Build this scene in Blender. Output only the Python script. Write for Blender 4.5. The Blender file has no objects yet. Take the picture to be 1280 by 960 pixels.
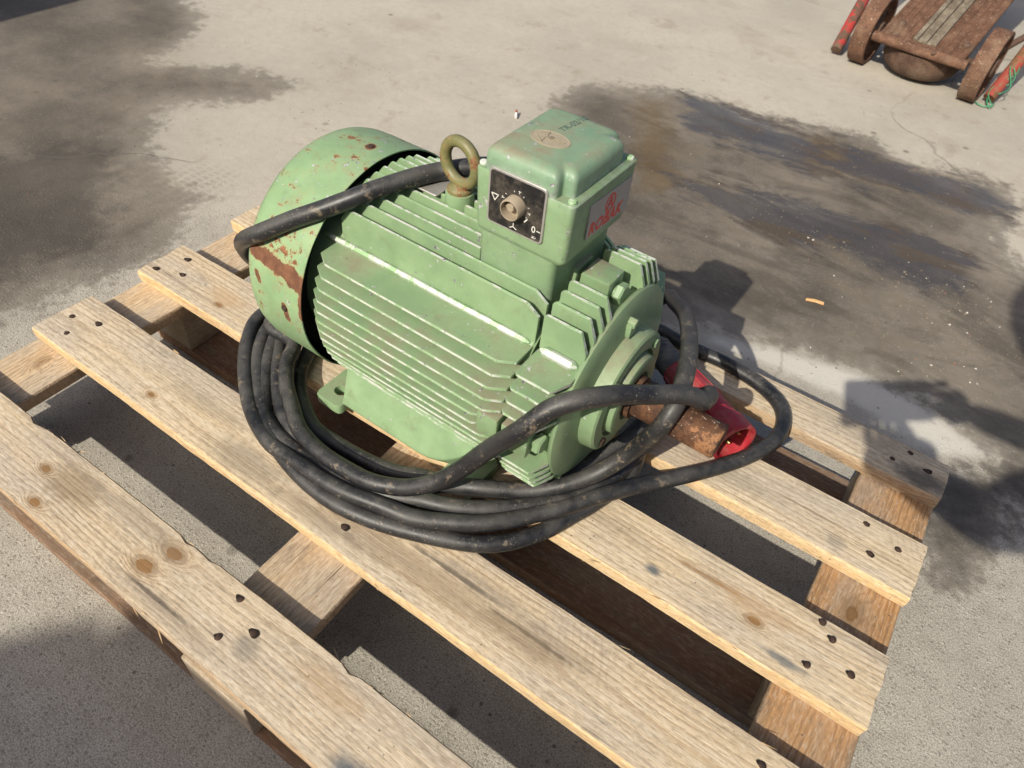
import bpy, bmesh, math, random
import numpy as np
from mathutils import Vector, Matrix
from mathutils import noise as mnoise
R = math.radians
sc = bpy.context.scene
C = sc.collection
rng = random.Random(7)

# ------------------------------------------------------------------ camera
# metres; x runs along the pallet's deck boards, y away from the viewer, ground at z = 0
CAM = Vector((0.98675901, -0.45979478, 0.91048307))
cr = Vector((0.820485, 0.566103, 0.079567))
cu = Vector((-0.456754, 0.565476, 0.68674))
cf = Vector((-0.343773, 0.599803, -0.722535))
cd = bpy.data.cameras.new('camera')
cam = bpy.data.objects.new('camera', cd)
C.objects.link(cam)
m = Matrix((cr, cu, -cf)).transposed().to_4x4()
m.translation = CAM
cam.matrix_world = m
cd.sensor_width = 36
cd.lens = 25.3087
cd.clip_start = 0.02
cd.clip_end = 600
cd.dof.use_dof = True
cd.dof.focus_distance = 0.93
cd.dof.aperture_fstop = 9.0
sc.camera = cam

# ------------------------------------------------------------------ light
SUNDIR = Vector((-0.09, -1.245, 1.0)).normalized()      # towards the sun
el = math.asin(SUNDIR.z)
w = bpy.data.worlds.new('World')
sc.world = w
w.use_nodes = True
nt = w.node_tree
sky = nt.nodes.new('ShaderNodeTexSky')
sky.sky_type = 'NISHITA'
sky.sun_disc = False
sky.sun_elevation = el
sky.sun_rotation = math.atan2(SUNDIR.x, SUNDIR.y)
sky.air_density = 0.8
sky.dust_density = 4.0
bg = nt.nodes['Background']
bg.inputs[1].default_value = 0.112
nt.links.new(sky.outputs[0], bg.inputs[0])
sl = bpy.data.lights.new('sun', 'SUN')
sl.energy = 4.3
sl.angle = R(0.55)
sl.color = (1.0, 0.945, 0.82)
so = bpy.data.objects.new('sun', sl)
C.objects.link(so)
so.rotation_euler = SUNDIR.to_track_quat('Z', 'Y').to_euler()
sc.view_settings.view_transform = 'Standard'
sc.view_settings.look = 'None'
sc.view_settings.exposure = 0.30
sc.view_settings.gamma = 1

# ------------------------------------------------------------------ helpers: nodes
class NG:
    def __init__(s, name):
        s.m = bpy.data.materials.new(name)
        s.m.use_nodes = True
        s.t = s.m.node_tree
        s.b = s.t.nodes['Principled BSDF']
        tc = s.t.nodes.new('ShaderNodeTexCoord')
        s.co = tc.outputs['Object']
        s.rand = None
    def n(s, kind, **kw):
        nd = s.t.nodes.new('ShaderNode' + kind)
        for k, v in kw.items():
            setattr(nd, k, v)
        return nd
    def put(s, sock, v):
        if isinstance(v, bpy.types.NodeSocket):
            s.t.links.new(v, sock)
        elif isinstance(v, (tuple, list)) and len(v) == 3 and sock.type == 'RGBA':
            sock.default_value = (*v, 1)
        else:
            sock.default_value = v
    def math(s, op, a, b=0.0, c=None, clamp=False):
        nd = s.n('Math', operation=op, use_clamp=clamp)
        s.put(nd.inputs[0], a); s.put(nd.inputs[1], b)
        if c is not None: s.put(nd.inputs[2], c)
        return nd.outputs[0]
    def vec(s, op, a, b=(0, 0, 0)):
        nd = s.n('VectorMath', operation=op)
        s.put(nd.inputs[0], a); s.put(nd.inputs[1], b)
        return nd.outputs['Value'] if op in ('LENGTH', 'DISTANCE', 'DOT_PRODUCT') else nd.outputs[0]
    def noise(s, v, scale, detail=3, rough=.55, dist=0.0):
        nd = s.n('TexNoise')
        s.put(nd.inputs['Vector'], v)
        nd.inputs['Scale'].default_value = scale
        nd.inputs['Detail'].default_value = detail
        nd.inputs['Roughness'].default_value = rough
        nd.inputs['Distortion'].default_value = dist
        return nd.outputs['Fac']
    def voro(s, v, scale, feature='F1', out='Distance', rnd=1.0):
        nd = s.n('TexVoronoi', feature=feature)
        s.put(nd.inputs['Vector'], v)
        nd.inputs['Scale'].default_value = scale
        nd.inputs['Randomness'].default_value = rnd
        return nd.outputs[out]
    def step(s, v, a, b):           # smooth 0..1 between a and b (a may exceed b)
        nd = s.n('MapRange', interpolation_type='SMOOTHSTEP')
        s.put(nd.inputs[0], v)
        if a < b:
            nd.inputs[1].default_value = a; nd.inputs[2].default_value = b
        else:
            nd.inputs[1].default_value = b; nd.inputs[2].default_value = a
            nd.inputs[3].default_value = 1; nd.inputs[4].default_value = 0
        return nd.outputs[0]
    def mix(s, f, a, b, mode='MIX'):
        nd = s.n('Mix', data_type='RGBA', blend_type=mode)
        s.put(nd.inputs[0], f); s.put(nd.inputs[6], a); s.put(nd.inputs[7], b)
        return nd.outputs[2]
    def lerp(s, f, a, b):
        nd = s.n('Mix', data_type='FLOAT')
        s.put(nd.inputs[0], f); s.put(nd.inputs[2], a); s.put(nd.inputs[3], b)
        return nd.outputs[0]
    def attr(s, name):
        return s.n('Attribute', attribute_name=name).outputs['Fac']
    def sep(s, v):
        nd = s.n('SeparateXYZ'); s.put(nd.inputs[0], v); return nd.outputs
    def normal(s):
        return s.n('NewGeometry').outputs['Normal']
    def bump(s, h, strength, dist):
        nd = s.n('Bump')
        nd.inputs['Strength'].default_value = strength
        nd.inputs['Distance'].default_value = dist
        s.put(nd.inputs['Height'], h)
        s.put(s.b.inputs['Normal'], nd.outputs[0])
    def out(s, col=None, rough=None, metal=None, spec=None):
        if col is not None: s.put(s.b.inputs['Base Color'], col)
        if rough is not None: s.put(s.b.inputs['Roughness'], rough)
        if metal is not None: s.put(s.b.inputs['Metallic'], metal)
        if spec is not None: s.put(s.b.inputs['Specular IOR Level'], spec)
        return s.m
    def seg(s, a, b):               # distance to the segment a-b
        a = Vector(a); b = Vector(b); d = b - a
        v = s.vec('SUBTRACT', s.co, tuple(a))
        t = s.math('DIVIDE', s.vec('DOT_PRODUCT', v, tuple(d)), d.length_squared, clamp=True)
        nd = s.n('VectorMath', operation='SCALE'); nd.inputs[0].default_value = tuple(d); s.put(nd.inputs['Scale'], t)
        return s.vec('LENGTH', s.vec('SUBTRACT', v, nd.outputs[0]))
    def around(s, p, r, soft, scale=(1, 1, 1), wob=0.0, wscale=60):   # 1 inside a blob
        v = s.vec('MULTIPLY', s.vec('SUBTRACT', s.co, p), scale)
        d = s.vec('LENGTH', v)
        if wob:
            d = s.math('ADD', d, s.math('MULTIPLY', s.math('SUBTRACT', s.noise(s.co, wscale, 4, .6), .5), wob))
        return s.step(d, r + soft, r - soft)

# ------------------------------------------------------------------ helpers: mesh
class MB:
    def __init__(s):
        s.v = []; s.f = []; s.m = []
    def face(s, pts, mi=0):
        i = len(s.v); s.v += [tuple(p) for p in pts]; s.f.append(tuple(range(i, i + len(pts)))); s.m.append(mi)
    def loft(s, rings, mi=0, cap0=True, cap1=True, capm=None):
        n = len(rings[0]); base = len(s.v)
        for r in rings: s.v += [tuple(p) for p in r]
        for k in range(len(rings) - 1):
            for j in range(n):
                a = base + k * n + j; b = base + k * n + (j + 1) % n
                s.f.append((a, b, b + n, a + n)); s.m.append(mi)
        cm = mi if capm is None else capm
        if cap0: s.f.append(tuple(base + j for j in reversed(range(n)))); s.m.append(cm)
        if cap1: s.f.append(tuple(base + (len(rings) - 1) * n + j for j in range(n))); s.m.append(cm)
    def prism(s, outline, fn, h0, h1, mi=0, edge_mi=None):
        r0 = [fn(a, b, h0) for a, b in outline]; r1 = [fn(a, b, h1) for a, b in outline]
        n = len(outline); base = len(s.v)
        s.v += [tuple(p) for p in r0] + [tuple(p) for p in r1]
        for j in range(n):
            k = (j + 1) % n
            s.f.append((base + j, base + k, base + n + k, base + n + j))
            s.m.append(edge_mi[j] if edge_mi else mi)
        s.f.append(tuple(base + j for j in reversed(range(n)))); s.m.append(mi)
        s.f.append(tuple(base + n + j for j in range(n))); s.m.append(mi)
    def box(s, x0, x1, y0, y1, z0, z1, mi=0, M=None):
        P = [Vector((x, y, z)) for z in (z0, z1) for (x, y) in ((x0, y0), (x1, y0), (x1, y1), (x0, y1))]
        if M: P = [M @ p for p in P]
        s.loft([P[:4], P[4:]], mi)
    def tube(s, path, rad, n=12, mi=0, caps=True):
        P = [Vector(p) for p in path]; N = len(P)
        if not isinstance(rad, (list, tuple)): rad = [rad] * N
        T = [(P[min(i + 1, N - 1)] - P[max(i - 1, 0)]).normalized() for i in range(N)]
        u = T[0].orthogonal().normalized(); rings = []
        for i in range(N):
            u = (u - T[i] * u.dot(T[i])).normalized(); v = T[i].cross(u)
            rings.append([P[i] + (u * math.cos(2 * math.pi * j / n) + v * math.sin(2 * math.pi * j / n)) * rad[i] for j in range(n)])
        s.loft(rings, mi, caps, caps)
    def lathe(s, prof, o, ax, n=32, mi=0, cap0=True, cap1=True, a0=0.0):   # prof: (distance along ax, radius)
        o = Vector(o); ax = Vector(ax).normalized(); u = ax.orthogonal().normalized()
        if abs(ax.z) < .9:
            u = Vector((0, 0, 1)) - ax * ax.z; u.normalize()
        v = ax.cross(u)
        rings = [[o + ax * t + (u * math.cos(a0 + 2 * math.pi * j / n) + v * math.sin(a0 + 2 * math.pi * j / n)) * max(r, 1e-5) for j in range(n)] for t, r in prof]
        s.loft(rings, mi, cap0, cap1)
    def torus(s, c, e1, e2, R1, r, n=32, k=10, mi=0):
        c = Vector(c); e1 = Vector(e1).normalized(); e2 = Vector(e2).normalized(); e3 = e1.cross(e2)
        base = len(s.v)
        for i in range(n):
            a = 2 * math.pi * i / n; d = e1 * math.cos(a) + e2 * math.sin(a)
            for j in range(k):
                b = 2 * math.pi * j / k
                s.v.append(tuple(c + d * (R1 + r * math.cos(b)) + e3 * r * math.sin(b)))
        for i in range(n):
            for j in range(k):
                s.f.append((base + i * k + j, base + ((i + 1) % n) * k + j, base + ((i + 1) % n) * k + (j + 1) % k, base + i * k + (j + 1) % k)); s.m.append(mi)
    def mesh(s, name, mats, bevel=0, seg=2, smooth=38, weld=True):
        bm = bmesh.new()
        vs = [bm.verts.new(p) for p in s.v]
        for f, mi in zip(s.f, s.m):
            try:
                fa = bm.faces.new([vs[i] for i in f]); fa.material_index = mi
            except ValueError:
                pass
        if weld: bmesh.ops.remove_doubles(bm, verts=bm.verts, dist=1e-5)
        bmesh.ops.recalc_face_normals(bm, faces=bm.faces)
        if bevel:
            bm.normal_update()
            ed = [e for e in bm.edges if len(e.link_faces) == 2 and e.calc_face_angle(0) > R(28)]
            bmesh.ops.bevel(bm, geom=ed, offset=bevel, segments=seg, affect='EDGES', profile=.5, clamp_overlap=True)
        me = bpy.data.meshes.new(name)
        bm.to_mesh(me); bm.free()
        for mt in (mats if isinstance(mats, (list, tuple)) else [mats]): me.materials.append(mt)
        if smooth:
            me.polygons.foreach_set('use_smooth', [True] * len(me.polygons))
            me.set_sharp_from_angle(angle=R(smooth))
        return me
    def build(s, name, mats, parent=None, **kw):
        o = bpy.data.objects.new(name, s.mesh(name, mats, **kw))
        C.objects.link(o)
        if parent: o.parent = parent
        return o
def link(name, me, parent=None):
    o = bpy.data.objects.new(name, me); C.objects.link(o)
    if parent: o.parent = parent
    return o
def tag(o, label=None, cat=None, group=None, kind=None):
    if label: o['label'] = label
    if cat: o['category'] = cat
    if group: o['group'] = group
    if kind: o['kind'] = kind
    return o
def empty(name, loc=(0, 0, 0), rz=0):
    o = bpy.data.objects.new(name, None); C.objects.link(o)
    o.location = loc; o.rotation_euler = (0, 0, rz); o.empty_display_size = .05
    return o
def roundrect(x0, x1, y0, y1, r, n=4):
    out = []
    for cx, cy, a in ((x1 - r, y1 - r, 0), (x0 + r, y1 - r, 90), (x0 + r, y0 + r, 180), (x1 - r, y0 + r, 270)):
        for k in range(n + 1):
            t = R(a + 90 * k / n); out.append((cx + r * math.cos(t), cy + r * math.sin(t)))
    return out
def catmull(P, step=.006):
    P = [Vector(p) for p in P]; out = []
    Q = [P[0] * 2 - P[1]] + P + [P[-1] * 2 - P[-2]]
    for i in range(1, len(Q) - 2):
        a, b, c, d = Q[i - 1:i + 3]
        t0 = 0; t1 = max((b - a).length, 1e-4) ** .5; t2 = t1 + max((c - b).length, 1e-4) ** .5; t3 = t2 + max((d - c).length, 1e-4) ** .5
        n = max(2, int((c - b).length / step))
        for k in range(n):
            t = t1 + (t2 - t1) * k / n
            A1 = a * ((t1 - t) / (t1 - t0)) + b * ((t - t0) / (t1 - t0)); A2 = b * ((t2 - t) / (t2 - t1)) + c * ((t - t1) / (t2 - t1)); A3 = c * ((t3 - t) / (t3 - t2)) + d * ((t - t2) / (t3 - t2))
            B1 = A1 * ((t2 - t) / (t2 - t0)) + A2 * ((t - t0) / (t2 - t0)); B2 = A2 * ((t3 - t) / (t3 - t1)) + A3 * ((t - t1) / (t3 - t1))
            out.append(B1 * ((t2 - t) / (t2 - t1)) + B2 * ((t - t1) / (t2 - t1)))
    out.append(P[-1])
    return out
def text_mesh(txt, size, M, depth=.0003, spacing=1.0, shear=0.0, bold=0.0):
    cu_ = bpy.data.curves.new('lettering', 'FONT')
    cu_.body = txt; cu_.size = size; cu_.extrude = depth; cu_.align_x = 'CENTER'; cu_.align_y = 'CENTER'
    cu_.space_character = spacing; cu_.shear = shear; cu_.offset = bold; cu_.resolution_u = 4
    o = bpy.data.objects.new('lettering', cu_); C.objects.link(o)
    dg = bpy.context.evaluated_depsgraph_get(); dg.update()
    me = bpy.data.meshes.new_from_object(o.evaluated_get(dg))
    bpy.data.objects.remove(o)
    me.transform(M)
    return me
def basis(o, ex, ey):
    ex = Vector(ex).normalized(); ey = Vector(ey); ey = (ey - ex * ey.dot(ex)).normalized()
    M = Matrix((ex, ey, ex.cross(ey))).transposed().to_4x4(); M.translation = Vector(o)
    return M

# ------------------------------------------------------------------ materials
def wood(name, seed, tint=(1, 1, 1), knots=(), axis='X', fresh=False, dirt=.5, dark=1.0, smear=()):
    g = NG(name)
    co = g.vec('ADD', g.co, (seed * 1.37, seed * .613, seed * .29))
    if axis == 'Y':
        x, y, z = g.sep(co); cb = g.n('CombineXYZ'); g.put(cb.inputs[0], y); g.put(cb.inputs[1], x); g.put(cb.inputs[2], z); co = cb.outputs[0]
    # knots push the rings aside
    kn = None
    warp = g.vec('SCALE', (0, 0, 0))
    low = g.noise(g.vec('MULTIPLY', co, (1.3, 5, 5)), 2.2, 2, .5)
    rows = g.vec('MULTIPLY', co, (.55, 11, 11))
    rings = g.math('ADD', g.math('MULTIPLY', g.noise(rows, 1.0, 1, .4), 7.0), g.math('MULTIPLY', low, 4.0))
    rings = g.math('ADD', rings, g.math('MULTIPLY', g.sep(co)[1], 90.0 + 45 * ((seed * .618) % 1)))
    kmask = None; khalo = None; kd = None
    for (kx, ky, kr) in knots:
        p = (kx, ky, .144)
        v = g.vec('MULTIPLY', g.vec('SUBTRACT', g.co, p), (.55 if axis == 'X' else 1, 1 if axis == 'X' else .55, .25))
        d = g.math('DIVIDE', g.vec('LENGTH', v), kr)
        d = g.math('ADD', d, g.math('MULTIPLY', g.math('SUBTRACT', g.noise(g.co, 90, 4, .65), .5), .8))
        kd = d if kd is None else g.math('MINIMUM', kd, d)
        k1 = g.step(d, 1.1, .9); h1 = g.step(d, 3.2, .8)
        rings = g.math('ADD', rings, g.math('MULTIPLY', h1, 2.2))
        kmask = k1 if kmask is None else g.math('MAXIMUM', kmask, k1)
        khalo = h1 if khalo is None else g.math('MAXIMUM', khalo, h1)
    band = g.math('FRACT', rings)
    late = g.math('MULTIPLY', g.step(band, .45, .93), g.step(band, 1.0, .95))
    fib = g.noise(g.vec('MULTIPLY', co, (7, 420, 420)), 1.0, 3, .6)
    fib2 = g.noise(g.vec('MULTIPLY', co, (2.0, 90, 90)), 1.0, 4, .65)
    if fresh: c0, c1, c2 = (.60, .42, .225), (.48, .30, .14), (.66, .50, .30)
    else:     c0, c1, c2 = (.545, .435, .295), (.345, .24, .145), (.61, .515, .38)
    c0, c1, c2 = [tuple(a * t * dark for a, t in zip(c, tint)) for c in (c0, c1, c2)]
    col = g.mix(g.step(fib2, .35, .7), c0, c2)
    col = g.mix(g.math('MULTIPLY', late, g.lerp(g.step(g.noise(g.vec('MULTIPLY', co, (2, 12, 12)), 2, 3), .35, .65), .14, .75)), col, c1)
    col = g.mix(g.math('MULTIPLY', g.step(fib, .47, .66), .58), col, tuple(a * .62 for a in c0))
    # weathering: grey bloom and grimy patches, long in the grain
    grey = g.noise(g.vec('MULTIPLY', co, (3, 9, 9)), 1.6, 4, .6)
    gl = tuple(dark * a for a in (.40, .345, .28))
    col = g.mix(g.math('MULTIPLY', g.step(grey, .38, .68), .62 if not fresh else .12), col, gl)
    dn = g.noise(g.vec('MULTIPLY', co, (5, 16, 16)), 2.4, 5, .68)
    col = g.mix(g.math('MULTIPLY', g.step(dn, .57, .74), dirt), col, tuple(dark * a for a in (.15, .115, .085)))
    grn = g.noise(g.vec('MULTIPLY', co, (90, 420, 420)), 1.0, 2, .7)
    col = g.mix(g.math('MULTIPLY', g.step(grn, .52, .66), .5), col, tuple(dark * a for a in (.24, .19, .135)))
    col = g.mix(g.math('MULTIPLY', g.step(grn, .47, .34), .36), col, tuple(min(1, dark * a) for a in (.70, .62, .50)))
    lon = g.noise(g.vec('MULTIPLY', co, (1.1, 38, 38)), 1.0, 5, .7)
    col = g.mix(g.math('MULTIPLY', g.step(lon, .58, .68), g.math('MULTIPLY', g.step(grey, .35, .6), .55)), col, tuple(dark * a for a in (.20, .155, .115)))
    # short dark checks along the grain, and saw marks across it
    ck = g.noise(g.vec('MULTIPLY', co, (9, 260, 60)), 1.0, 2, .5)
    ckm = g.math('MULTIPLY', g.step(ck, .70, .76), g.step(low, .42, .62))
    col = g.mix(g.math('MULTIPLY', ckm, .75), col, (.06, .045, .032))
    sv = g.vec('MULTIPLY', g.vec('ADD', co, (0, 0, 0)), (1, .45, 0))
    saw = g.n('TexWave', wave_type='BANDS', bands_direction='DIAGONAL'); g.put(saw.inputs['Vector'], sv)
    saw.inputs['Scale'].default_value = 70; saw.inputs['Distortion'].default_value = 3; saw.inputs['Detail'].default_value = 2
    sawm = g.math('MULTIPLY', g.step(saw.outputs['Fac'], .6, 1.0), g.step(g.noise(co, 6, 2), .5, .72))
    col = g.mix(g.math('MULTIPLY', sawm, .16), col, (.20, .15, .10))
    if kmask is not None:
        col = g.mix(g.math('MULTIPLY', khalo, .35), col, (.40 * dark, .235 * dark, .10 * dark))
        col = g.mix(kmask, col, g.mix(g.step(g.math('ADD', g.math('FRACT', g.math('MULTIPLY', kd, 3.3)), g.math('MULTIPLY', g.noise(g.co, 300, 2), .5)), .4, .9), (.265 * dark, .150 * dark, .064 * dark), (.235 * dark, .128 * dark, .054 * dark)))
        krim = g.math('MULTIPLY', g.step(khalo, .62, .80), g.math('SUBTRACT', 1.0, kmask))
        col = g.mix(g.math('MULTIPLY', krim, .35), col, (.12, .075, .04))
    for (sx, sy, sr, stretch, amt, colr) in smear:
        col = g.mix(g.math('MULTIPLY', g.around((sx, sy, .144), sr, sr * .6, (1 / stretch, 1, .2), sr * 1.3, 55), amt), col, colr)
    sp = g.step(g.voro(co, 95), .13, .06)
    col = g.mix(g.math('MULTIPLY', sp, g.math('MULTIPLY', g.step(g.noise(co, 14, 2), .5, .62), .8)), col, (.05, .038, .028))
    h = g.math('ADD', g.math('MULTIPLY', fib, .5), g.math('ADD', g.math('MULTIPLY', late, -.35), g.math('MULTIPLY', ckm, -1.4)))
    h = g.math('ADD', h, g.math('MULTIPLY', g.noise(co, 60, 3), .5))
    g.bump(h, .55, .0012)
    return g.out(col, .82, spec=.25)

def paint(name, base=(.225, .340, .180), chips=.5, dust=.6, rustf=0.0, patch=(), edge=False, scratch=.35, wear=0):
    g = NG(name)
    n1 = g.noise(g.co, 16, 4, .6); n2 = g.noise(g.co, 85, 4, .65); n3 = g.noise(g.co, 300, 2, .6)
    col = g.mix(g.step(n1, .3, .72), tuple(a * .80 for a in base), tuple(min(1, a * 1.08) for a in base))
    col = g.mix(g.math('MULTIPLY', g.step(n2, .5, .75), .25), col, (base[0] * .75, base[1] * .7, base[2] * .75))
    grime = g.noise(g.vec('ADD', g.co, (1.3, .7, .2)), 34, 6, .7)
    col = g.mix(g.math('MULTIPLY', g.step(grime, .54, .72), .5), col, (.15, .17, .095))
    N = g.sep(g.normal())[2]
    up = g.step(N, .35, .95)
    # settled dust on what faces the sky, heavier in patches
    d = g.math('MULTIPLY', g.math('MULTIPLY', g.math('ADD', up, .22), g.step(g.math('ADD', n1, g.math('MULTIPLY', n2, .35)), .52, .95)), dust)
    col = g.mix(d, col, (.215, .195, .13))
    rough = g.lerp(d, .42, .85)
    bare = (.42, .42, .40)
    if edge:
        e = g.step(g.noise(g.co, 42, 5, .72), .465, .53)
        col = g.mix(g.math('MULTIPLY', e, .85), tuple(min(1, a * 1.25) for a in base), (.60, .60, .56))
    if chips:
        c = g.step(g.math('ADD', g.noise(g.co, 120, 3, .6), g.math('MULTIPLY', g.noise(g.co, 11, 2), .25)), .80 - .06 * chips, .835 - .06 * chips)
        ccol = g.mix(g.step(n3, .42, .58), bare, (.13, .11, .14))
        col = g.mix(c, col, ccol)
    if wear:
        pt = g.n('NewGeometry').outputs['Pointiness']
        we = g.math('MULTIPLY', g.step(pt, .53, .60), g.step(g.math('ADD', g.noise(g.co, 38, 5, .72), g.math('MULTIPLY', n3, .12)), .50, .60))
        col = g.mix(g.math('MULTIPLY', we, wear), col, g.mix(g.step(n2, .4, .6), (.40, .39, .40), (.17, .15, .17)))
    if scratch:
        ws = g.vec('MULTIPLY', g.vec('ADD', g.co, g.vec('SCALE', (0, 0, 0))), (60, 60, 900))
        s2 = g.noise(g.vec('MULTIPLY', g.co, (55, 900, 55)), 1, 2, .5)
        sm = g.math('MULTIPLY', g.step(s2, .76, .80), g.step(g.noise(g.co, 20, 2), .55, .62))
        col = g.mix(g.math('MULTIPLY', sm, scratch), col, (.10, .10, .10))
    dk = g.step(g.voro(g.co, 130), .10, .05)
    col = g.mix(g.math('MULTIPLY', dk, g.math('MULTIPLY', g.step(g.noise(g.co, 18, 2), .52, .6), .75)), col, (.06, .07, .045))
    metal = None
    if rustf:
        rn = g.math('ADD', g.math('MULTIPLY', g.noise(g.co, 62, 5, .7), .72), g.math('MULTIPLY', g.noise(g.co, 8, 3, .6), .28)); rm = g.step(g.math('ADD', rn, g.math('MULTIPLY', n2, .12)), .678 - .04 * rustf, .712 - .04 * rustf)
        rcol = g.mix(g.step(g.noise(g.co, 120, 4, .7), .35, .65), (.125, .048, .022), (.25, .115, .055))
        halo = g.step(g.math('ADD', rn, g.math('MULTIPLY', n2, .12)), .61 - .04 * rustf, .68 - .04 * rustf)
        col = g.mix(g.math('MULTIPLY', halo, .25), col, (.33, .22, .10))
        col = g.mix(rm, col, rcol); rough = g.lerp(rm, rough, .9)
        if patch:
            dmin = None
            for (pa, pb, rr) in patch:
                dd = g.math('DIVIDE', g.seg(pa, pb), rr); dmin = dd if dmin is None else g.math('MINIMUM', dmin, dd)
            dmin = g.math('ADD', dmin, g.math('MULTIPLY', g.math('SUBTRACT', g.noise(g.vec('MULTIPLY', g.co, (1, 1, 1)), 48, 6, .72), .5), 2.6))
            k = g.step(dmin, 1.05, .98)
            col = g.mix(g.math('MULTIPLY', g.step(dmin, 1.7, 1.0), .3), col, (.36, .27, .12))
            col = g.mix(k, col, g.mix(g.step(g.noise(g.co, 70, 5, .7), .3, .7), (.105, .045, .024), (.19, .085, .045))); rough = g.lerp(k, rough, .9)
    g.bump(g.math('ADD', g.math('MULTIPLY', n2, .6), g.math('MULTIPLY', n3, .35)), .32, .0009)
    return g.out(col, rough, spec=.4)

def rusty(name, c0=(.075, .034, .018), c1=(.20, .092, .045), pits=.5, dusty=.3, spec=.3, paintc=None, pamt=.5, bright=0):
    g = NG(name)
    a = g.noise(g.co, 30, 6, .7); b = g.noise(g.co, 160, 4, .65)
    col = g.mix(g.step(a, .32, .7), c0, c1)
    col = g.mix(g.math('MULTIPLY', g.step(b, .48, .68), .55), col, tuple(x * .5 for x in c0))
    col = g.mix(g.math('MULTIPLY', g.step(g.noise(g.co, 9, 4), .5, .72), dusty), col, (.25, .19, .13))
    if bright:
        col = g.mix(g.math('MULTIPLY', g.step(g.noise(g.co, 240, 2), .66, .72), bright), col, (.52, .45, .36))
    if paintc:
        col = g.mix(g.math('MULTIPLY', g.step(g.math('ADD', a, g.math('MULTIPLY', g.noise(g.co, 7, 2), .5)), .80 - .2 * pamt, .83 - .2 * pamt), .9), col, paintc)
    g.bump(g.math('ADD', a, g.math('MULTIPLY', b, .6)), .6, .0016 * pits * 2)
    return g.out(col, .8, spec=spec)

def plain(name, col, rough=.5, metal=0.0, spec=.5, nz=.25, scale=70, dust=0.0, bump=.15):
    g = NG(name)
    n = g.noise(g.co, scale, 4, .6)
    c = g.mix(n, tuple(a * (1 - nz) for a in col), tuple(min(1, a * (1 + nz)) for a in col))
    if dust:
        c = g.mix(g.math('MULTIPLY', g.step(g.math('ADD', g.noise(g.co, 34, 5, .7), g.math('MULTIPLY', n, .3)), .55, .9), dust), c, (.30, .25, .185))
    if bump: g.bump(n, bump, .0006)
    return g.out(c, rough, metal, spec)

def rubber():
    g = NG('black_rubber')
    a = g.noise(g.co, 14, 4, .6); b = g.noise(g.co, 420, 2, .6); c = g.noise(g.co, 90, 4, .68)
    up = g.step(g.sep(g.normal())[2], -.1, .9)
    col = g.mix(g.step(a, .35, .65), (.011, .0115, .014), (.021, .0215, .024))
    film = g.math('MULTIPLY', g.math('MULTIPLY', g.step(g.math('ADD', a, g.math('MULTIPLY', c, .5)), .5, .95), up), .5)
    col = g.mix(film, col, (.115, .107, .094))
    spk = g.math('MULTIPLY', g.step(b, .635, .69), g.step(g.noise(g.co, 23, 3), .38, .66))
    col = g.mix(g.math('MULTIPLY', spk, .8), col, (.25, .215, .165))
    mud = g.step(g.math('ADD', g.noise(g.co, 60, 5, .7), g.math('MULTIPLY', g.noise(g.co, 5, 2), .35)), .765, .83)
    col = g.mix(g.math('MULTIPLY', mud, .42), col, (.26, .205, .14))
    wht = g.around((.7405, -.0915, .182), .0052, .0008, (1, 1, .6), .006, 200)
    col = g.mix(wht, col, (.78, .78, .74))
    rough = g.lerp(film, .36, .8)
    g.bump(g.math('ADD', c, g.math('MULTIPLY', b, .4)), .25, .0007)
    return g.out(col, rough, spec=.42)

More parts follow.
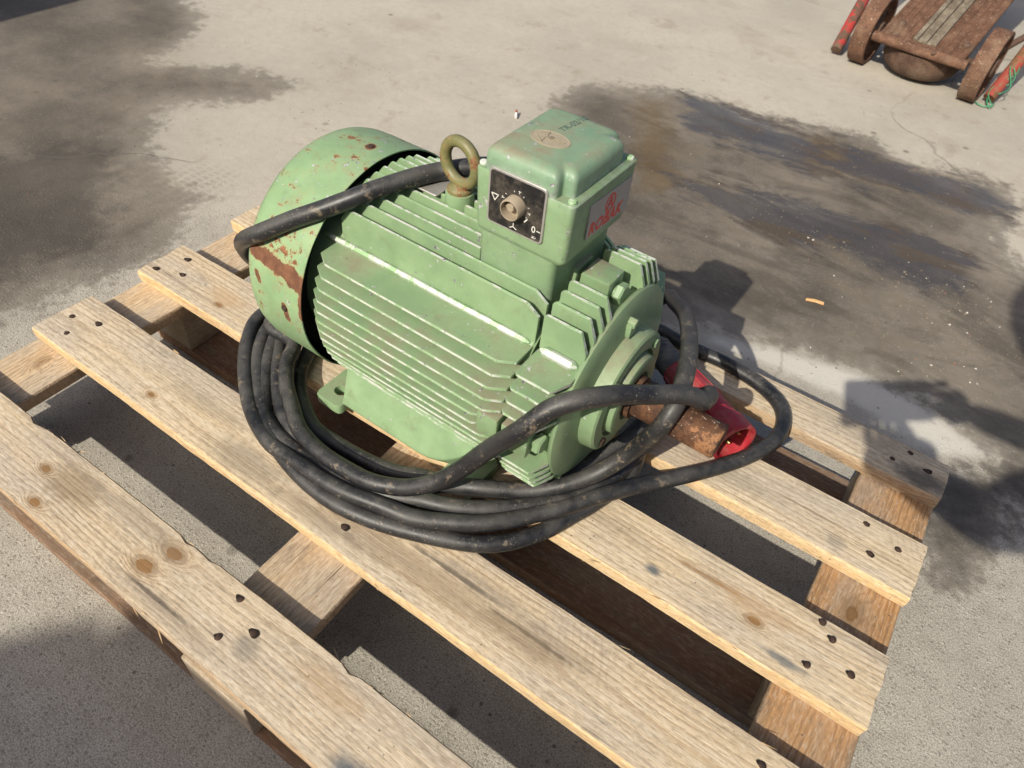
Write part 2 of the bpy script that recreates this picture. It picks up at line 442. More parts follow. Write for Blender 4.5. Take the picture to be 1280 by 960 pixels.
def concrete():
    g = NG('concrete')
    co = g.co
    big = g.noise(co, 1.1, 4, .6); mid = g.noise(co, 5.5, 5, .62); fine = g.noise(co, 38, 5, .66); grit = g.noise(co, 480, 3, .75)
    smooth = g.step(g.math('ADD', g.attr('smooth'), g.math('MULTIPLY', g.math('SUBTRACT', mid, .5), .9)), .3, .7)
    dry = g.mix(g.step(big, .35, .68), (.435, .395, .33), (.345, .315, .265))
    dry = g.mix(g.math('MULTIPLY', g.step(mid, .5, .78), .45), dry, (.50, .455, .375))
    dry = g.mix(g.math('MULTIPLY', g.step(g.noise(co, 2.6, 5, .62), .52, .72), .6), dry, (.285, .24, .18))
    blot = g.noise(g.vec('ADD', co, (4.4, 9.1, 0)), 9.0, 5, .7)
    dry = g.mix(g.math('MULTIPLY', g.step(blot, .56, .70), .5), dry, (.25, .205, .15))
    dry = g.mix(g.math('MULTIPLY', g.step(blot, .42, .30), .35), dry, (.49, .45, .375))
    scuff = g.noise(g.vec('MULTIPLY', co, (2.2, 14, 1)), 2.0, 5, .7)
    dry = g.mix(g.math('MULTIPLY', g.step(scuff, .58, .72), .35), dry, (.24, .205, .16))
    rough_c = g.mix(g.step(mid, .3, .7), (.365, .335, .285), (.445, .41, .35))
    base = g.mix(smooth, rough_c, dry)
    base = g.mix(g.math('MULTIPLY', g.step(fine, .40, .75), g.lerp(smooth, .45, .22)), base, (.235, .205, .165))
    vd = g.voro(co, 175); vc = g.n('TexVoronoi', feature='F1'); g.put(vc.inputs['Vector'], co); vc.inputs['Scale'].default_value = 175
    agg = g.step(vd, .52, .26)
    shade = g.sep(vc.outputs['Color'])[0]
    aggc = g.mix(shade, (.13, .115, .098), (.47, .43, .36))
    pick = g.math('MULTIPLY', agg, g.step(g.sep(vc.outputs['Color'])[1], .42, .52))
    base = g.mix(g.math('MULTIPLY', pick, g.lerp(smooth, .5, .12)), base, aggc)
    dks = g.math('MULTIPLY', g.step(g.voro(g.vec('ADD', co, (.7, .3, 0)), 120), .16, .09), g.step(g.noise(co, 21, 2), .46, .56))
    base = g.mix(g.math('MULTIPLY', dks, g.lerp(smooth, .8, .3)), base, (.075, .065, .055))
    base = g.mix(g.math('MULTIPLY', g.step(grit, .47, .62), g.lerp(smooth, .78, .36)), base, (.17, .15, .12))
    base = g.mix(g.math('MULTIPLY', g.step(grit, .46, .33), g.lerp(smooth, .62, .28)), base, (.60, .555, .475))
    # efflorescence left where water dried
    pale = g.step(g.math('ADD', g.attr('pale'), g.math('MULTIPLY', g.math('SUBTRACT', fine, .5), .05)), -.012, .02)
    base = g.mix(g.math('MULTIPLY', pale, .7), base, (.56, .53, .47))
    # damp ground: signed distances baked per vertex, edges roughened here
    wob = g.math('ADD', g.math('MULTIPLY', g.math('SUBTRACT', mid, .5), .20), g.math('MULTIPLY', g.math('SUBTRACT', fine, .5), .10))
    wob2 = g.math('ADD', wob, g.math('MULTIPLY', g.math('SUBTRACT', g.noise(co, 14, 4, .6), .5), .12))
    dbase = g.math('ADD', g.attr('damp'), g.math('MULTIPLY', wob2, .75))
    dfine = g.math('ADD', dbase, g.math('ADD', g.math('MULTIPLY', g.math('SUBTRACT', fine, .5), .10), g.math('MULTIPLY', g.math('SUBTRACT', grit, .5), .03)))
    damp = g.math('ADD', g.math('MULTIPLY', g.step(dfine, -.02, .03), .5), g.math('MULTIPLY', g.step(dbase, -.05, .13), .5))
    dv = g.noise(g.vec('ADD', co, (7, 3, 0)), 3.2, 5, .62)
    dampk = g.math('MULTIPLY', damp, g.lerp(g.step(dv, .3, .7), .80, 1.0))
    dcol = g.mix(g.step(dv, .32, .68), (.135, .110, .082), (.088, .074, .058))
    dcol = g.mix(g.math('MULTIPLY', g.step(g.noise(co, 22, 5, .7), .45, .72), .6), dcol, (.066, .056, .047))
    dcol = g.mix(g.math('MULTIPLY', pick, .14), dcol, aggc)
    dcol = g.mix(g.math('MULTIPLY', g.step(grit, .48, .72), .45), dcol, (.20, .172, .136))
    col = g.mix(dampk, base, dcol)
    strk = g.noise(g.vec('MULTIPLY', g.vec('ADD', co, (2.2, .4, 0)), (1.7, 5.2, 1)), 1.9, 7, .70, .6)
    dcol2 = g.mix(g.math('MULTIPLY', g.step(strk, .47, .60), .5), col, (.052, .041, .030))
    dcol2 = g.mix(g.math('MULTIPLY', g.step(strk, .44, .34), .45), dcol2, (.155, .122, .082))
    col = g.mix(g.math('MULTIPLY', dampk, g.step(g.sep(co)[0], .0, .35)), col, dcol2)
    deep = g.step(g.math('ADD', g.attr('deep'), wob2), -.03, .06)
    col = g.mix(g.math('MULTIPLY', deep, .55), col, (.038, .033, .030))
    brown = g.step(g.math('ADD', g.attr('brown'), wob), -.03, .05)
    col = g.mix(g.math('MULTIPLY', brown, .62), col, (.105, .068, .026))  # dark reflection in the wet ground, painted in as brown
    wet = g.step(g.math('ADD', g.math('ADD', g.attr('wet'), g.math('MULTIPLY', wob2, .6)), g.math('MULTIPLY', g.math('SUBTRACT', strk, .5), .35)), -.03, .04)
    col = g.mix(g.math('MULTIPLY', wet, .6), col, (.040, .033, .027))
    brown_refl = g.math('MULTIPLY', wet, g.step(g.noise(g.vec('MULTIPLY', co, (3, 8, 1)), 1.5, 4, .6), .52, .60))
    col = g.mix(g.math('MULTIPLY', brown_refl, .6), col, (.085, .055, .020))  # more of the brown reflection, painted into the puddle colour
    # dark drips and oil spots
    v2 = g.voro(g.vec('ADD', co, g.vec('SCALE', g.n('TexNoise').outputs['Color'])), 9.0)
    sp = g.math('MULTIPLY', g.step(g.voro(co, 10.0), .115, .05), g.step(g.noise(co, 1.7, 2), .46, .60))
    col = g.mix(g.math('MULTIPLY', sp, .6), col, (.075, .063, .052))
    sp2 = g.math('MULTIPLY', g.step(g.voro(g.vec('ADD', co, (3.1, 1.7, 0)), 34.0), .11, .05), g.step(g.noise(co, 3.3, 2), .42, .6))
    col = g.mix(g.math('MULTIPLY', sp2, .7), col, (.055, .047, .040))
    # fine cracks
    dn = g.n('TexNoise'); g.put(dn.inputs['Vector'], co); dn.inputs['Scale'].default_value = 5; dn.inputs['Detail'].default_value = 4
    cv = g.vec('ADD', co, g.vec('MULTIPLY', dn.outputs['Color'], (.16, .16, 0)))
    ck = g.math('MULTIPLY', g.step(g.voro(cv, .85, 'DISTANCE_TO_EDGE'), .0045, .0015), g.step(g.noise(co, 1.3, 2), .50, .58))
    ck = g.math('MULTIPLY', ck, smooth)
    col = g.mix(g.math('MULTIPLY', ck, .38), col, (.12, .105, .085))
    # tyre tread print at the edge of the left stain
    tr = g.around((-.35, .345, 0), .075, .05, (1.0, .8, 0), .05, 18)
    tx = g.n('TexVoronoi', feature='DISTANCE_TO_EDGE'); g.put(tx.inputs['Vector'], g.vec('MULTIPLY', co, (1, 1.6, 0))); tx.inputs['Scale'].default_value = 42; tx.inputs['Randomness'].default_value = .25
    col = g.mix(g.math('MULTIPLY', g.math('MULTIPLY', tr, g.step(tx.outputs['Distance'], .14, .22)), .24), col, (.12, .10, .08))
    r = g.lerp(dampk, .9, .72)
    r = g.lerp(g.math('MULTIPLY', wet, g.lerp(g.step(fine, .35, .6), 1.0, .8)), r, .10)
    h = g.math('ADD', g.math('MULTIPLY', fine, .55), g.math('MULTIPLY', grit, g.lerp(smooth, .75, .35)))
    h = g.math('ADD', h, g.math('MULTIPLY', pick, g.lerp(smooth, .4, .05)))
    h = g.math('MULTIPLY', h, g.lerp(wet, 1.0, .15))
    h = g.math('ADD', h, g.math('MULTIPLY', ck, -.6))
    g.bump(h, .55, .0024)
    return g.out(col, r, spec=g.lerp(wet, .3, .62))

M_GREEN = paint('green_paint', base=(.225, .340, .180), chips=-.5, scratch=.7)
M_FIN = paint('green_fin_paint', base=(.22, .33, .175), dust=.75, chips=.35)
M_EDGE = paint('worn_green_edge', edge=True, dust=.3, chips=.5)
M_COWL = paint('rusty_green_paint', base=(.240, .370, .190), rustf=1.0, dust=.35, patch=(((-.094,-.143,.222),(-.066,-.144,.220),.0085),((-.066,-.144,.220),(-.018,-.1465,.214),.0095),((-.018,-.1465,.214),(.002,-.149,.206),.0125),((.002,-.150,.204),(.005,-.156,.168),.0055),((-.075,-.152,.196),(-.070,-.153,.186),.0042),((-.027,-.156,.168),(-.024,-.156,.150),.0042),((-.027,.010,.316),(-.027,.014,.316),.006)))
M_BOX = paint('green_box_paint', base=(.220, .335, .180), dust=.75, chips=.3, wear=.5)
M_LID = paint('dusty_lid_paint', base=(.190, .305, .190), dust=1.0, chips=.5, wear=.6)
M_SHIELD = paint('green_shield_paint', base=(.215, .32, .172), dust=.7, chips=.2)
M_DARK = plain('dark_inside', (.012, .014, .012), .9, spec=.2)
M_EYE = paint('olive_paint', base=(.15, .145, .055), rustf=1.5, dust=.4, chips=.2)
M_RUST = rusty('shaft_rust', (.045, .022, .014), (.165, .075, .036), .9, .25, bright=.7, paintc=(.27, .13, .06), pamt=.05)
M_CART = rusty('cart_rust', (.085, .042, .026), (.165, .086, .052), .7, .35, bright=.7)
M_CARTD = rusty('cart_dark_rust', (.06, .034, .024), (.125, .075, .05), .6, .4)
M_REDPIPE = rusty('red_flaking_paint', (.085, .045, .03), (.14, .08, .055), .6, .3, paintc=(.33, .030, .028), pamt=.22)
M_ORPIPE = rusty('orange_rust', (.12, .055, .026), (.24, .12, .06), .6, .4, paintc=(.26, .045, .035), pamt=-.05)
M_RAIL = rusty('worn_grey_rail', (.105, .082, .058), (.235, .20, .15), .5, .3)
M_NAIL = rusty('nail_rust', (.030, .020, .016), (.085, .045, .030), .5, .2)
M_RUBBER = rubber()
M_BLACKPL = plain('black_plate', (.012, .012, .013), .38, dust=.3, scale=260, nz=.5)
M_ALU = plain('aluminium_frame', (.50, .48, .45), .42, .6, dust=.5)
M_WHITE = plain('white_print', (.72, .70, .64), .6, dust=.25, nz=.15)
M_BEIGE = plain('beige_bakelite', (.30, .245, .175), .6, dust=.6)
M_RED = plain('red_plastic', (.36, .020, .030), .45, dust=.4, nz=.12, scale=30, bump=.06)
M_GREYR = plain('grey_cable_gland', (.085, .083, .08), .62, dust=.55, nz=.3)
M_BRASS = plain('brass_pin', (.42, .30, .13), .35, .9)
M_STICK = plain('silver_sticker', (.33, .315, .30), .4, .15, dust=.3, nz=.15, scale=40)
M_REDINK = plain('red_print', (.60, .055, .04), .5, nz=.15, bump=0)
M_INK = plain('marker_ink', (.055, .105, .09), .5, bump=0)
M_DUSTY = plain('dusty_cast_emblem', (.29, .25, .175), .85, dust=.4, nz=.25, scale=160)
M_CONC = concrete()
M_CHIP = wood('wood_chip', 9.3, (1.15, .85, .62), fresh=True, dirt=.1)
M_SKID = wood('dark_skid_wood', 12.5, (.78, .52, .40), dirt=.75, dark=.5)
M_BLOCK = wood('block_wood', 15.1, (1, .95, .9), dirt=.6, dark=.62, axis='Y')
M_BLOCKN = wood('pale_block_wood', 16.4, (1, .98, .98), dirt=.35, dark=.9)
M_STR = plain('green_twine', (.045, .25, .12), .7, nz=.4)

# ------------------------------------------------------------------ ground
STAIN_REFL = {'damp_r': [[0.005, 1.292], [0.017, 1.405], [0.081, 1.484], [0.216, 1.587], [0.335, 1.615], [0.528, 1.635], [0.693, 1.714], [0.83, 1.717], [0.949, 1.679], [1.065, 1.729], [1.161, 1.708], [1.219, 1.614], [1.215, 1.504], [1.197, 1.423], [1.249, 1.344], [1.345, 1.312], [1.463, 1.207], [1.487, 0.762], [1.38, 0.599], [1.345, 0.52], [1.323, 0.431], [1.311, 0.361], [1.275, 0.343], [1.244, 0.355], [1.207, 0.466], [1.206, 0.585], [1.287, 0.675], [1.259, 0.688], [1.208, 0.704], [1.146, 0.73], [1.102, 0.731], [1.027, 0.727], [0.955, 0.709], [0.879, 0.696], [0.791, 0.667], [0.724, 0.626], [0.627, 0.576], [0.464, 0.6], [0.248, 0.804]], 'damp_l': [[-2.332, 0.73], [-1.626, 1.319], [-1.227, 1.051], [-1.092, 1.018], [-0.992, 0.877], [-0.947, 0.758], [-0.941, 0.688], [-0.861, 0.731], [-0.707, 0.85], [-0.575, 0.874], [-0.519, 0.806], [-0.558, 0.69], [-0.685, 0.567], [-0.637, 0.494], [-0.592, 0.426], [-0.488, 0.37], [-0.398, 0.312], [-0.355, 0.342], [-0.271, 0.348], [-0.284, 0.295], [-0.243, 0.262], [-0.204, 0.221], [-0.191, 0.108], [-0.205, 0.031], [-0.223, -0.045], [-0.189, -0.089], [-0.231, -0.152], [-0.3, -0.299]], 'pud1': [[0.271, 1.583], [0.377, 1.636], [0.535, 1.616], [0.65, 1.628], [0.768, 1.616], [0.76, 1.494], [0.693, 1.432], [0.611, 1.412], [0.519, 1.413], [0.434, 1.393], [0.363, 1.388]], 'pud2': [[0.671, 1.496], [0.775, 1.593], [0.875, 1.628], [1.017, 1.657], [1.116, 1.673], [1.189, 1.607], [1.193, 1.529], [1.125, 1.502], [1.017, 1.463], [0.919, 1.454], [0.803, 1.425], [0.7, 1.411]], 'pud3': [[0.451, 1.156], [0.561, 1.206], [0.661, 1.222], [0.769, 1.27], [0.906, 1.277], [1.037, 1.283], [1.144, 1.293], [1.181, 1.228], [1.159, 1.113], [1.081, 1.088], [0.976, 1.09], [0.885, 1.09], [0.782, 1.06], [0.669, 1.046], [0.546, 1.047], [0.469, 1.073]], 'brown': [[0.186, 1.414], [0.259, 1.542], [0.374, 1.367], [0.416, 1.204], [0.491, 1.118], [0.493, 1.024], [0.433, 1.016], [0.326, 1.175]], 'brown_refl2': [[0.646, 1.605], [0.714, 1.645], [0.775, 1.593], [0.898, 1.621], [1.006, 1.61], [0.984, 1.522], [0.869, 1.486], [0.757, 1.436], [0.697, 1.42]], 'dark_r': [[1.202, 0.541], [1.227, 0.612], [1.297, 0.657], [1.405, 0.699], [1.414, 0.607], [1.37, 0.582], [1.319, 0.515], [1.27, 0.456], [1.229, 0.465]], 'dark_l': [[-0.8, 0.178], [-0.802, 0.336], [-0.631, 0.389], [-0.456, 0.304], [-0.315, 0.219], [-0.246, 0.095], [-0.269, -0.023], [-0.28, -0.123], [-0.361, -0.191], [-0.83, 0.054]], 'dry_r': [[0.769, 0.64], [0.881, 0.691], [1.027, 0.727], [1.102, 0.731], [1.177, 0.718], [1.244, 0.693], [1.291, 0.696], [1.29, 0.662], [1.225, 0.622], [1.186, 0.613], [1.051, 0.647], [0.776, 0.625]]}
def sdf(P, poly):
    poly = np.array(poly); n = len(poly); d = np.full(len(P), 1e9); ins = np.zeros(len(P), bool)
    for i in range(n):
        a = poly[i]; b = poly[(i + 1) % n]; e = b - a
        t = np.clip(((P - a) @ e) / (e @ e), 0, 1)
        d = np.minimum(d, np.linalg.norm(P - a - t[:, None] * e, axis=1))
        c = (a[1] > P[:, 1]) != (b[1] > P[:, 1])
        with np.errstate(divide='ignore', invalid='ignore'):
            xx = (b[0] - a[0]) * (P[:, 1] - a[1]) / (b[1] - a[1]) + a[0]
        ins ^= c & (P[:, 0] < xx)
    return np.where(ins, d, -d)
def axis_pts(a, b, st, far):
    core = np.arange(a, b + 1e-6, st); out = []; x = st; p = b
    while p < far: x *= 1.35; p += x; out.append(p)
    lo = []; x = st; p = a
    while p > -far: x *= 1.35; p -= x; lo.append(p)
    return np.array(lo[::-1] + list(core) + out)
gx = axis_pts(-2.2, 1.9, .02, 300); gy = axis_pts(-.9, 3.6, .02, 300)
X, Y = np.meshgrid(gx, gy); P = np.stack([X.ravel(), Y.ravel()], 1)
nx_, ny_ = len(gx), len(gy)
verts = np.zeros((len(P), 3)); verts[:, :2] = P
idx = np.arange(nx_ * ny_).reshape(ny_, nx_)
quads = np.stack([idx[:-1, :-1], idx[:-1, 1:], idx[1:, 1:], idx[1:, :-1]], -1).reshape(-1, 4)
gm = bpy.data.meshes.new('ground'); gm.from_pydata(verts.tolist(), [], quads.tolist())
def attr(name, val):
    a = gm.attributes.new(name, 'FLOAT', 'POINT'); a.data.foreach_set('value', np.asarray(val, np.float32))
S = {k: sdf(P, v) for k, v in STAIN_REFL.items()}
attr('damp', np.maximum(S['damp_r'], S['damp_l']))
attr('wet', np.maximum.reduce([S['pud1'], S['pud2'], S['pud3']]))
attr('brown', np.maximum(S['brown'], S['brown_refl2']))  # outlines of the brown reflections painted on the wet ground
attr('deep', np.maximum(S['dark_r'], S['dark_l'] - .06))
attr('pale', S['dry_r'])
attr('smooth', np.clip((P[:, 1] - .0) / .9 + (-(P[:, 0]) + .6) * .25, 0, 1))
gm.materials.append(M_CONC)
ground = link('ground', gm); tag(ground, kind='structure')

# ------------------------------------------------------------------ pallet
DZ = .144                                   # deck top
pallet = empty('wooden_pallet', (0, 0, 0))
tag(pallet, 'weathered pale wooden pallet under the green motor', 'pallet')
def board(name, xl, xr, yn, yf, z0, z1, seed, mats, nsx=90, nsy=8, chips=.5, axis='X', warp=.0012, parent=pallet):
    # a plank along X (or Y) with uneven edges, small splits at the arrises and a slightly cupped face
    mb = MB(); r = random.Random(seed); rings = []
    off = Vector((seed * 3.7, seed * 1.9, 0))
    def nz(a, b, s): return mnoise.noise(Vector((a * s, b * s, seed * 2.3)) + off)
    def bite(x, side):
        v = mnoise.noise(Vector((x * 9, side * 5.3, seed))) + .5 * mnoise.noise(Vector((x * 31, side * 9.1, seed)))
        return max(0, v - .55) * .022 * chips
    for i in range(nsx + 1):
        t = i / nsx
        x = xl + (xr - xl) * t
        a = yn(x) + nz(x, 0, 6) * .0016 + nz(x, 1, 40) * .0007; b = yf(x) + nz(x, 2, 6) * .0016 + nz(x, 3, 40) * .0007
        ba = bite(x, 0); bb = bite(x, 1); th = z1 - z0
        zc = nz(x, 5, 2.5) * warp
        xe = [0] * (nsy + 1)
        ring = [(a + .001, z0 + zc), (a + ba * .35, z0 + th * .45 + zc), (a + ba * .7, z1 - .0035 + zc - ba * .2)]
        for k in range(nsy + 1):
            u = k / nsy
            y0 = a + .0016 + ba; y1 = b - .0016 - bb
            y = y0 + (y1 - y0) * u
            ring.append((y, z1 + zc + nz(x, y, 18) * .0005 - (.0008 if k in (0, nsy) else 0)))
        ring += [(b - bb * .7, z1 - .0035 + zc - bb * .2), (b - bb * .35, z0 + th * .45 + zc), (b - .001, z0 + zc)]
        pts = []
        for (y, z) in ring:
            ex = 0
            if i == 0 or i == nsx: ex = nz(y, z * 3, 60) * .0018 + nz(y, 9 + i, 14) * .003
            pts.append((x + ex, y, z) if axis == 'X' else (y, x + ex, z))
        rings.append(pts)
    n = len(rings[0]); base = 0
    mb.v = [p for rg in rings for p in rg]
    for i in range(nsx):
        for j in range(n):
            k = (j + 1) % n
            mb.f.append((i * n + j, i * n + k, (i + 1) * n + k, (i + 1) * n + j)); mb.m.append(0 if 3 <= j < n - 4 or j == n - 1 else 1)
    mb.f.append(tuple(reversed(range(n)))); mb.m.append(1)
    mb.f.append(tuple(nsx * n + j for j in range(n))); mb.m.append(1)
    return mb.build(name, mats, parent, smooth=30, weld=False)
def lin(c): return lambda x: c[0] * x + c[1]
BLUE = (.05, .075, .10); GREY = (.16, .145, .125)
w1 = wood('deck_wood', 1.0, (1.0, .97, .95), ((.457, -.322, .0068), (.470, -.293, .0066), (.250, -.310, .004), (.285, -.346, .0045)), dirt=.45,
          smear=((.80, -.345, .012, 2.2, .85, BLUE), (.30, -.305, .022, 2, .6, (.20, .14, .08)), (.62, -.318, .012, 1.2, .55, GREY), (.40, -.29, .014, 5, .35, GREY), (.52, -.345, .010, 8, .4, (.19, .16, .13)), (.50, -.34, .0022, 24, .7, (.05, .04, .03)), (.72, -.30, .014, 3, .4, (.38, .24, .12))))
w2 = wood('deck_wood', 2.0, (1.0, .97, .93), ((.245, -.155, .0032),), dirt=.55,
          smear=((.70, -.14, .018, 9, .55, (.24, .175, .11)), (.43, -.155, .02, 3, .55, (.19, .155, .115)), (.88, -.12, .01, 6, .4, (.2, .15, .1)), (.745, -.118, .0028, 22, .8, (.05, .04, .03)), (.86, -.128, .0022, 26, .7, (.05, .04, .03)), (.775, -.112, .009, 8, .5, (.19, .155, .12)), (.86, -.135, .010, 6, .45, (.21, .15, .09)), (.30, -.12, .012, 7, .4, (.21, .165, .11)), (.56, -.16, .010, 8, .5, (.18, .14, .10))))
w3 = wood('deck_wood', 3.0, (1.03, .99, .92), ((.165, .027, .0035), (1.055, .043, .0045)), dirt=.4,
          smear=((.93, .03, .006, 1.6, .8, BLUE), (1.10, .018, .005, 5, .7, BLUE), (.16, .045, .014, 2.4, .5, (.42, .27, .14)), (.99, .062, .0025, 18, .8, (.22, .12, .05)), (.86, .055, .010, 7, .35, (.22, .18, .13)), (1.05, .060, .012, 4, .45, (.40, .24, .11))))
w4 = wood('deck_wood', 4.0, (1.02, 1.0, .96), (), dirt=.35, smear=((1.10, .21, .010, 1.4, .5, GREY), (1.06, .235, .0022, 20, .6, (.20, .13, .07)), (.95, .225, .012, 6, .35, (.24, .20, .15))))
w5 = wood('deck_wood', 5.0, (.95, .95, .95), ((.83, .36, .006),), dirt=.7, smear=((1.17, .385, .018, 2, .8, (.06, .055, .05)), (1.08, .42, .02, 4, .4, GREY)))
side = wood('sawn_edge_wood', 6.0, (1, .97, .92), fresh=True, dirt=.35)
side2 = wood('old_edge_wood', 6.6, (1, .85, .72), dirt=.7, dark=.75)
bd = {}
bd[1] = board('deck_board', -.02, 1.2, lin((-.0005, -.3598)), lin((.0020, -.2719)), DZ - .022, DZ, 1, [w1, side2], chips=1.4)
tag(bd[1], 'front deck board with two brown knots and chipped edges')
bd[2] = board('deck_board', .001, 1.2, lin((-.0021, -.1776)), lin((.0023, -.0795)), DZ - .022, DZ, 2, [w2, side], chips=.5)
bd[3] = board('deck_board', 0, 1.2, lin((-.0020, .0019)), lin((.0045, .0933)), DZ - .022, DZ, 3, [w3, side], chips=.45)
bd[4] = board('deck_board', 0, 1.2, lin((-.0050, .1910)), lin((.0050, .2723)), DZ - .022, DZ, 4, [w4, side], chips=.5)
bd[5] = board('deck_board', 0, 1.2, lin((.0040, .3600)), lin((-.006, .4440)), DZ - .022, DZ + .001, 5, [w5, side2], chips=.9)
tag(bd[5], 'grey weathered rear deck board with torn nail holes')
SX = [(0, .0985), (.547, .653), (1.101, 1.201)]
strw = [wood('stringer_wood', 21.0, (1.05, .93, .80), ((.05, -.20, .006),), axis='Y', dirt=.6, dark=.92), wood('stringer_wood', 22.0, (1.0, .9, .82), (), axis='Y', dirt=.65, dark=.8),
        wood('stringer_wood', 23.7, (1.02, .70, .44), ((1.152, .140, .009),), axis='Y', dirt=.7, dark=.66)]
for i, (a, b) in enumerate(SX):
    board('stringer_board', -.352, .440, (lambda x, a=a: a), (lambda x, b=b: b), DZ - .044, DZ - .0225, 10 + i, [strw[i], side2], nsx=60, axis='Y', chips=.4)
YB = [-.312, .047, .398]
for j, yb in enumerate(YB):
    # the runner under each row of blocks
    hw = .046 if j != 1 else .050
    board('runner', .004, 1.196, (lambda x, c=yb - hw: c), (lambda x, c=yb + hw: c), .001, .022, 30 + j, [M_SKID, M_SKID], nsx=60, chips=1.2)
    for i, (a, b) in enumerate(SX):
        mb = MB(); dy = rng.uniform(-.004, .004)
        mb.box(a + .003, b - .004, yb - .046 + dy, yb + .046 + dy, .0225, DZ - .0445)
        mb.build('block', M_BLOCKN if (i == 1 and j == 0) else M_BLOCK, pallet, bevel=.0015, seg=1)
NAILS = {1: [(.588, -.329), (.615, -.304), (.573, -.286), (1.13, -.33), (1.16, -.30)], 2: [(.024, -.127), (.067, -.113), (.052, -.153), (.599, -.149), (.61, -.10), (1.14, -.15), (1.17, -.11), (1.12, -.10)],
         3: [(.020, .023), (.039, .070), (.065, .039), (.59, .03), (.62, .07), (1.122, .090), (1.138, .076), (1.123, .029), (1.168, .048)], 4: [(1.127, .261), (1.170, .247), (1.143, .218), (.03, .24), (.07, .21)],
         5: [(1.144, .441 - .018), (1.126, .396), (1.172, .405), (.03, .42), (.07, .38)]}
mb = MB(); mb.lathe([(-.001, .0043), (.0004, .0043), (.0009, .0036), (.0014, .001)], (0, 0, 0), (0, 0, 1), 14)
nail_me = mb.mesh('nail_head', M_NAIL, smooth=30)
hole_m = plain('nail_dent_stain', (.022, .016, .012), .9, nz=.4, spec=.2)
mb = MB(); mb.lathe([(0, .0085), (.0003, .0078)], (0, 0, 0), (0, 0, 1), 18)
for k_ in range(len(mb.v)):
    x_, y_, z_ = mb.v[k_]; f_ = .66 + .09 * math.sin(k_ * 1.1); mb.v[k_] = (x_ * f_ * 1.2, y_ * f_ * .8, z_)
dent_me = mb.mesh('nail_stain', hole_m, smooth=0)
for k, pts in NAILS.items():
    for (x, y) in pts:
        o = link('nail_head', nail_me, bd[k]); o.location = (x, y, DZ + .0004); o.rotation_euler = (rng.uniform(-.25, .25), rng.uniform(-.25, .25), rng.uniform(0, 6))
        o = link('nail_stain', dent_me, bd[k]); o.location = (x + rng.uniform(-.002, .002), y, DZ + .0007); o.rotation_euler = (0, 0, rng.uniform(-.3, .3)); s_ = rng.uniform(.65, 1.05); o.scale = (s_, s_, 1)
# torn splinters along the front board and a few elsewhere
mb = MB()
for (bx0, bx1, by, n) in ((.02, 1.15, -.3585, 26), (.05, 1.1, -.271, 26), (.02, 1.15, -.0795, 9), (.1, 1.15, -.178, 12), (.7, 1.18, .0, 8), (.75, 1.19, .19, 8)):
    for _ in range(n):
        x = rng.uniform(bx0, bx1); L = rng.uniform(.006, .028); a = rng.uniform(-.35, .35); t = rng.uniform(.0004, .0011)
        d = Vector((math.cos(a) * rng.choice((-1, 1)), math.sin(a) + rng.uniform(-.3, .3), rng.uniform(-.25, .35))).normalized()
        p = Vector((x, by, DZ - rng.uniform(.001, .012)))
        mb.tube([p, p + d * L * .6, p + d * L], [t, t * .8, .0001], 4)
sp = mb.build('splinters', side, pallet, smooth=0, weld=False); tag(sp, kind='stuff')

# ------------------------------------------------------------------ electric motor
# local frame of the motor: s along the shaft, l across (negative towards the viewer), z above the deck
PSI = -.0133
motor = empty('electric_motor', (.4365, .1233, DZ), PSI)
tag(motor, 'large green electric motor with ribbed body and rusty shaft on the pallet', 'motor')
H = .16
AX = (1, 0, 0)
# stator housing: barrel, diagonal ribs, base fillets
RB = .119
mb = MB()
mb.lathe([(-.03, .10), (-.03, RB - .003), (-.027, RB), (.287, RB), (.290, RB - .003), (.290, .09)], (0, 0, H), AX, 72)
housing = mb.build('housing', M_GREEN, motor, smooth=30)
def polar(r, deg): return (-r * math.cos(R(deg)), H + r * math.sin(R(deg)))     # deg from the viewer's side, upwards
def rib(mb, s0, s1, deg, r0, r1, wd, round_end=True):
    a = R(deg); ex = Vector((1, 0, 0)); er = Vector((0, -math.cos(a), math.sin(a))); et = ex.cross(er); o = Vector((0, 0, H))
    rings = []
    for s_, k in ((s0, .3), (s0 + .006, 1), (s1 - .006, 1), (s1, .3)):
        rings.append([o + ex * s_ + er * (r0 + (r1 - r0) * q * (1 if q < .5 else k ** .3)) + et * wd * t * (k if round_end else 1) for t, q in ((-1, 0), (-.95, .75), (-.5, 1), (.5, 1), (.95, .75), (1, 0))])
    mb.loft(rings)
for deg in (45, 135, 225, 315):
    mb = MB(); rib(mb, -.02, .284, deg, RB - .006, RB + .0065, .0042)
    rib_o = mb.build('diagonal_rib', M_EDGE, motor, smooth=40)
RT = .1535
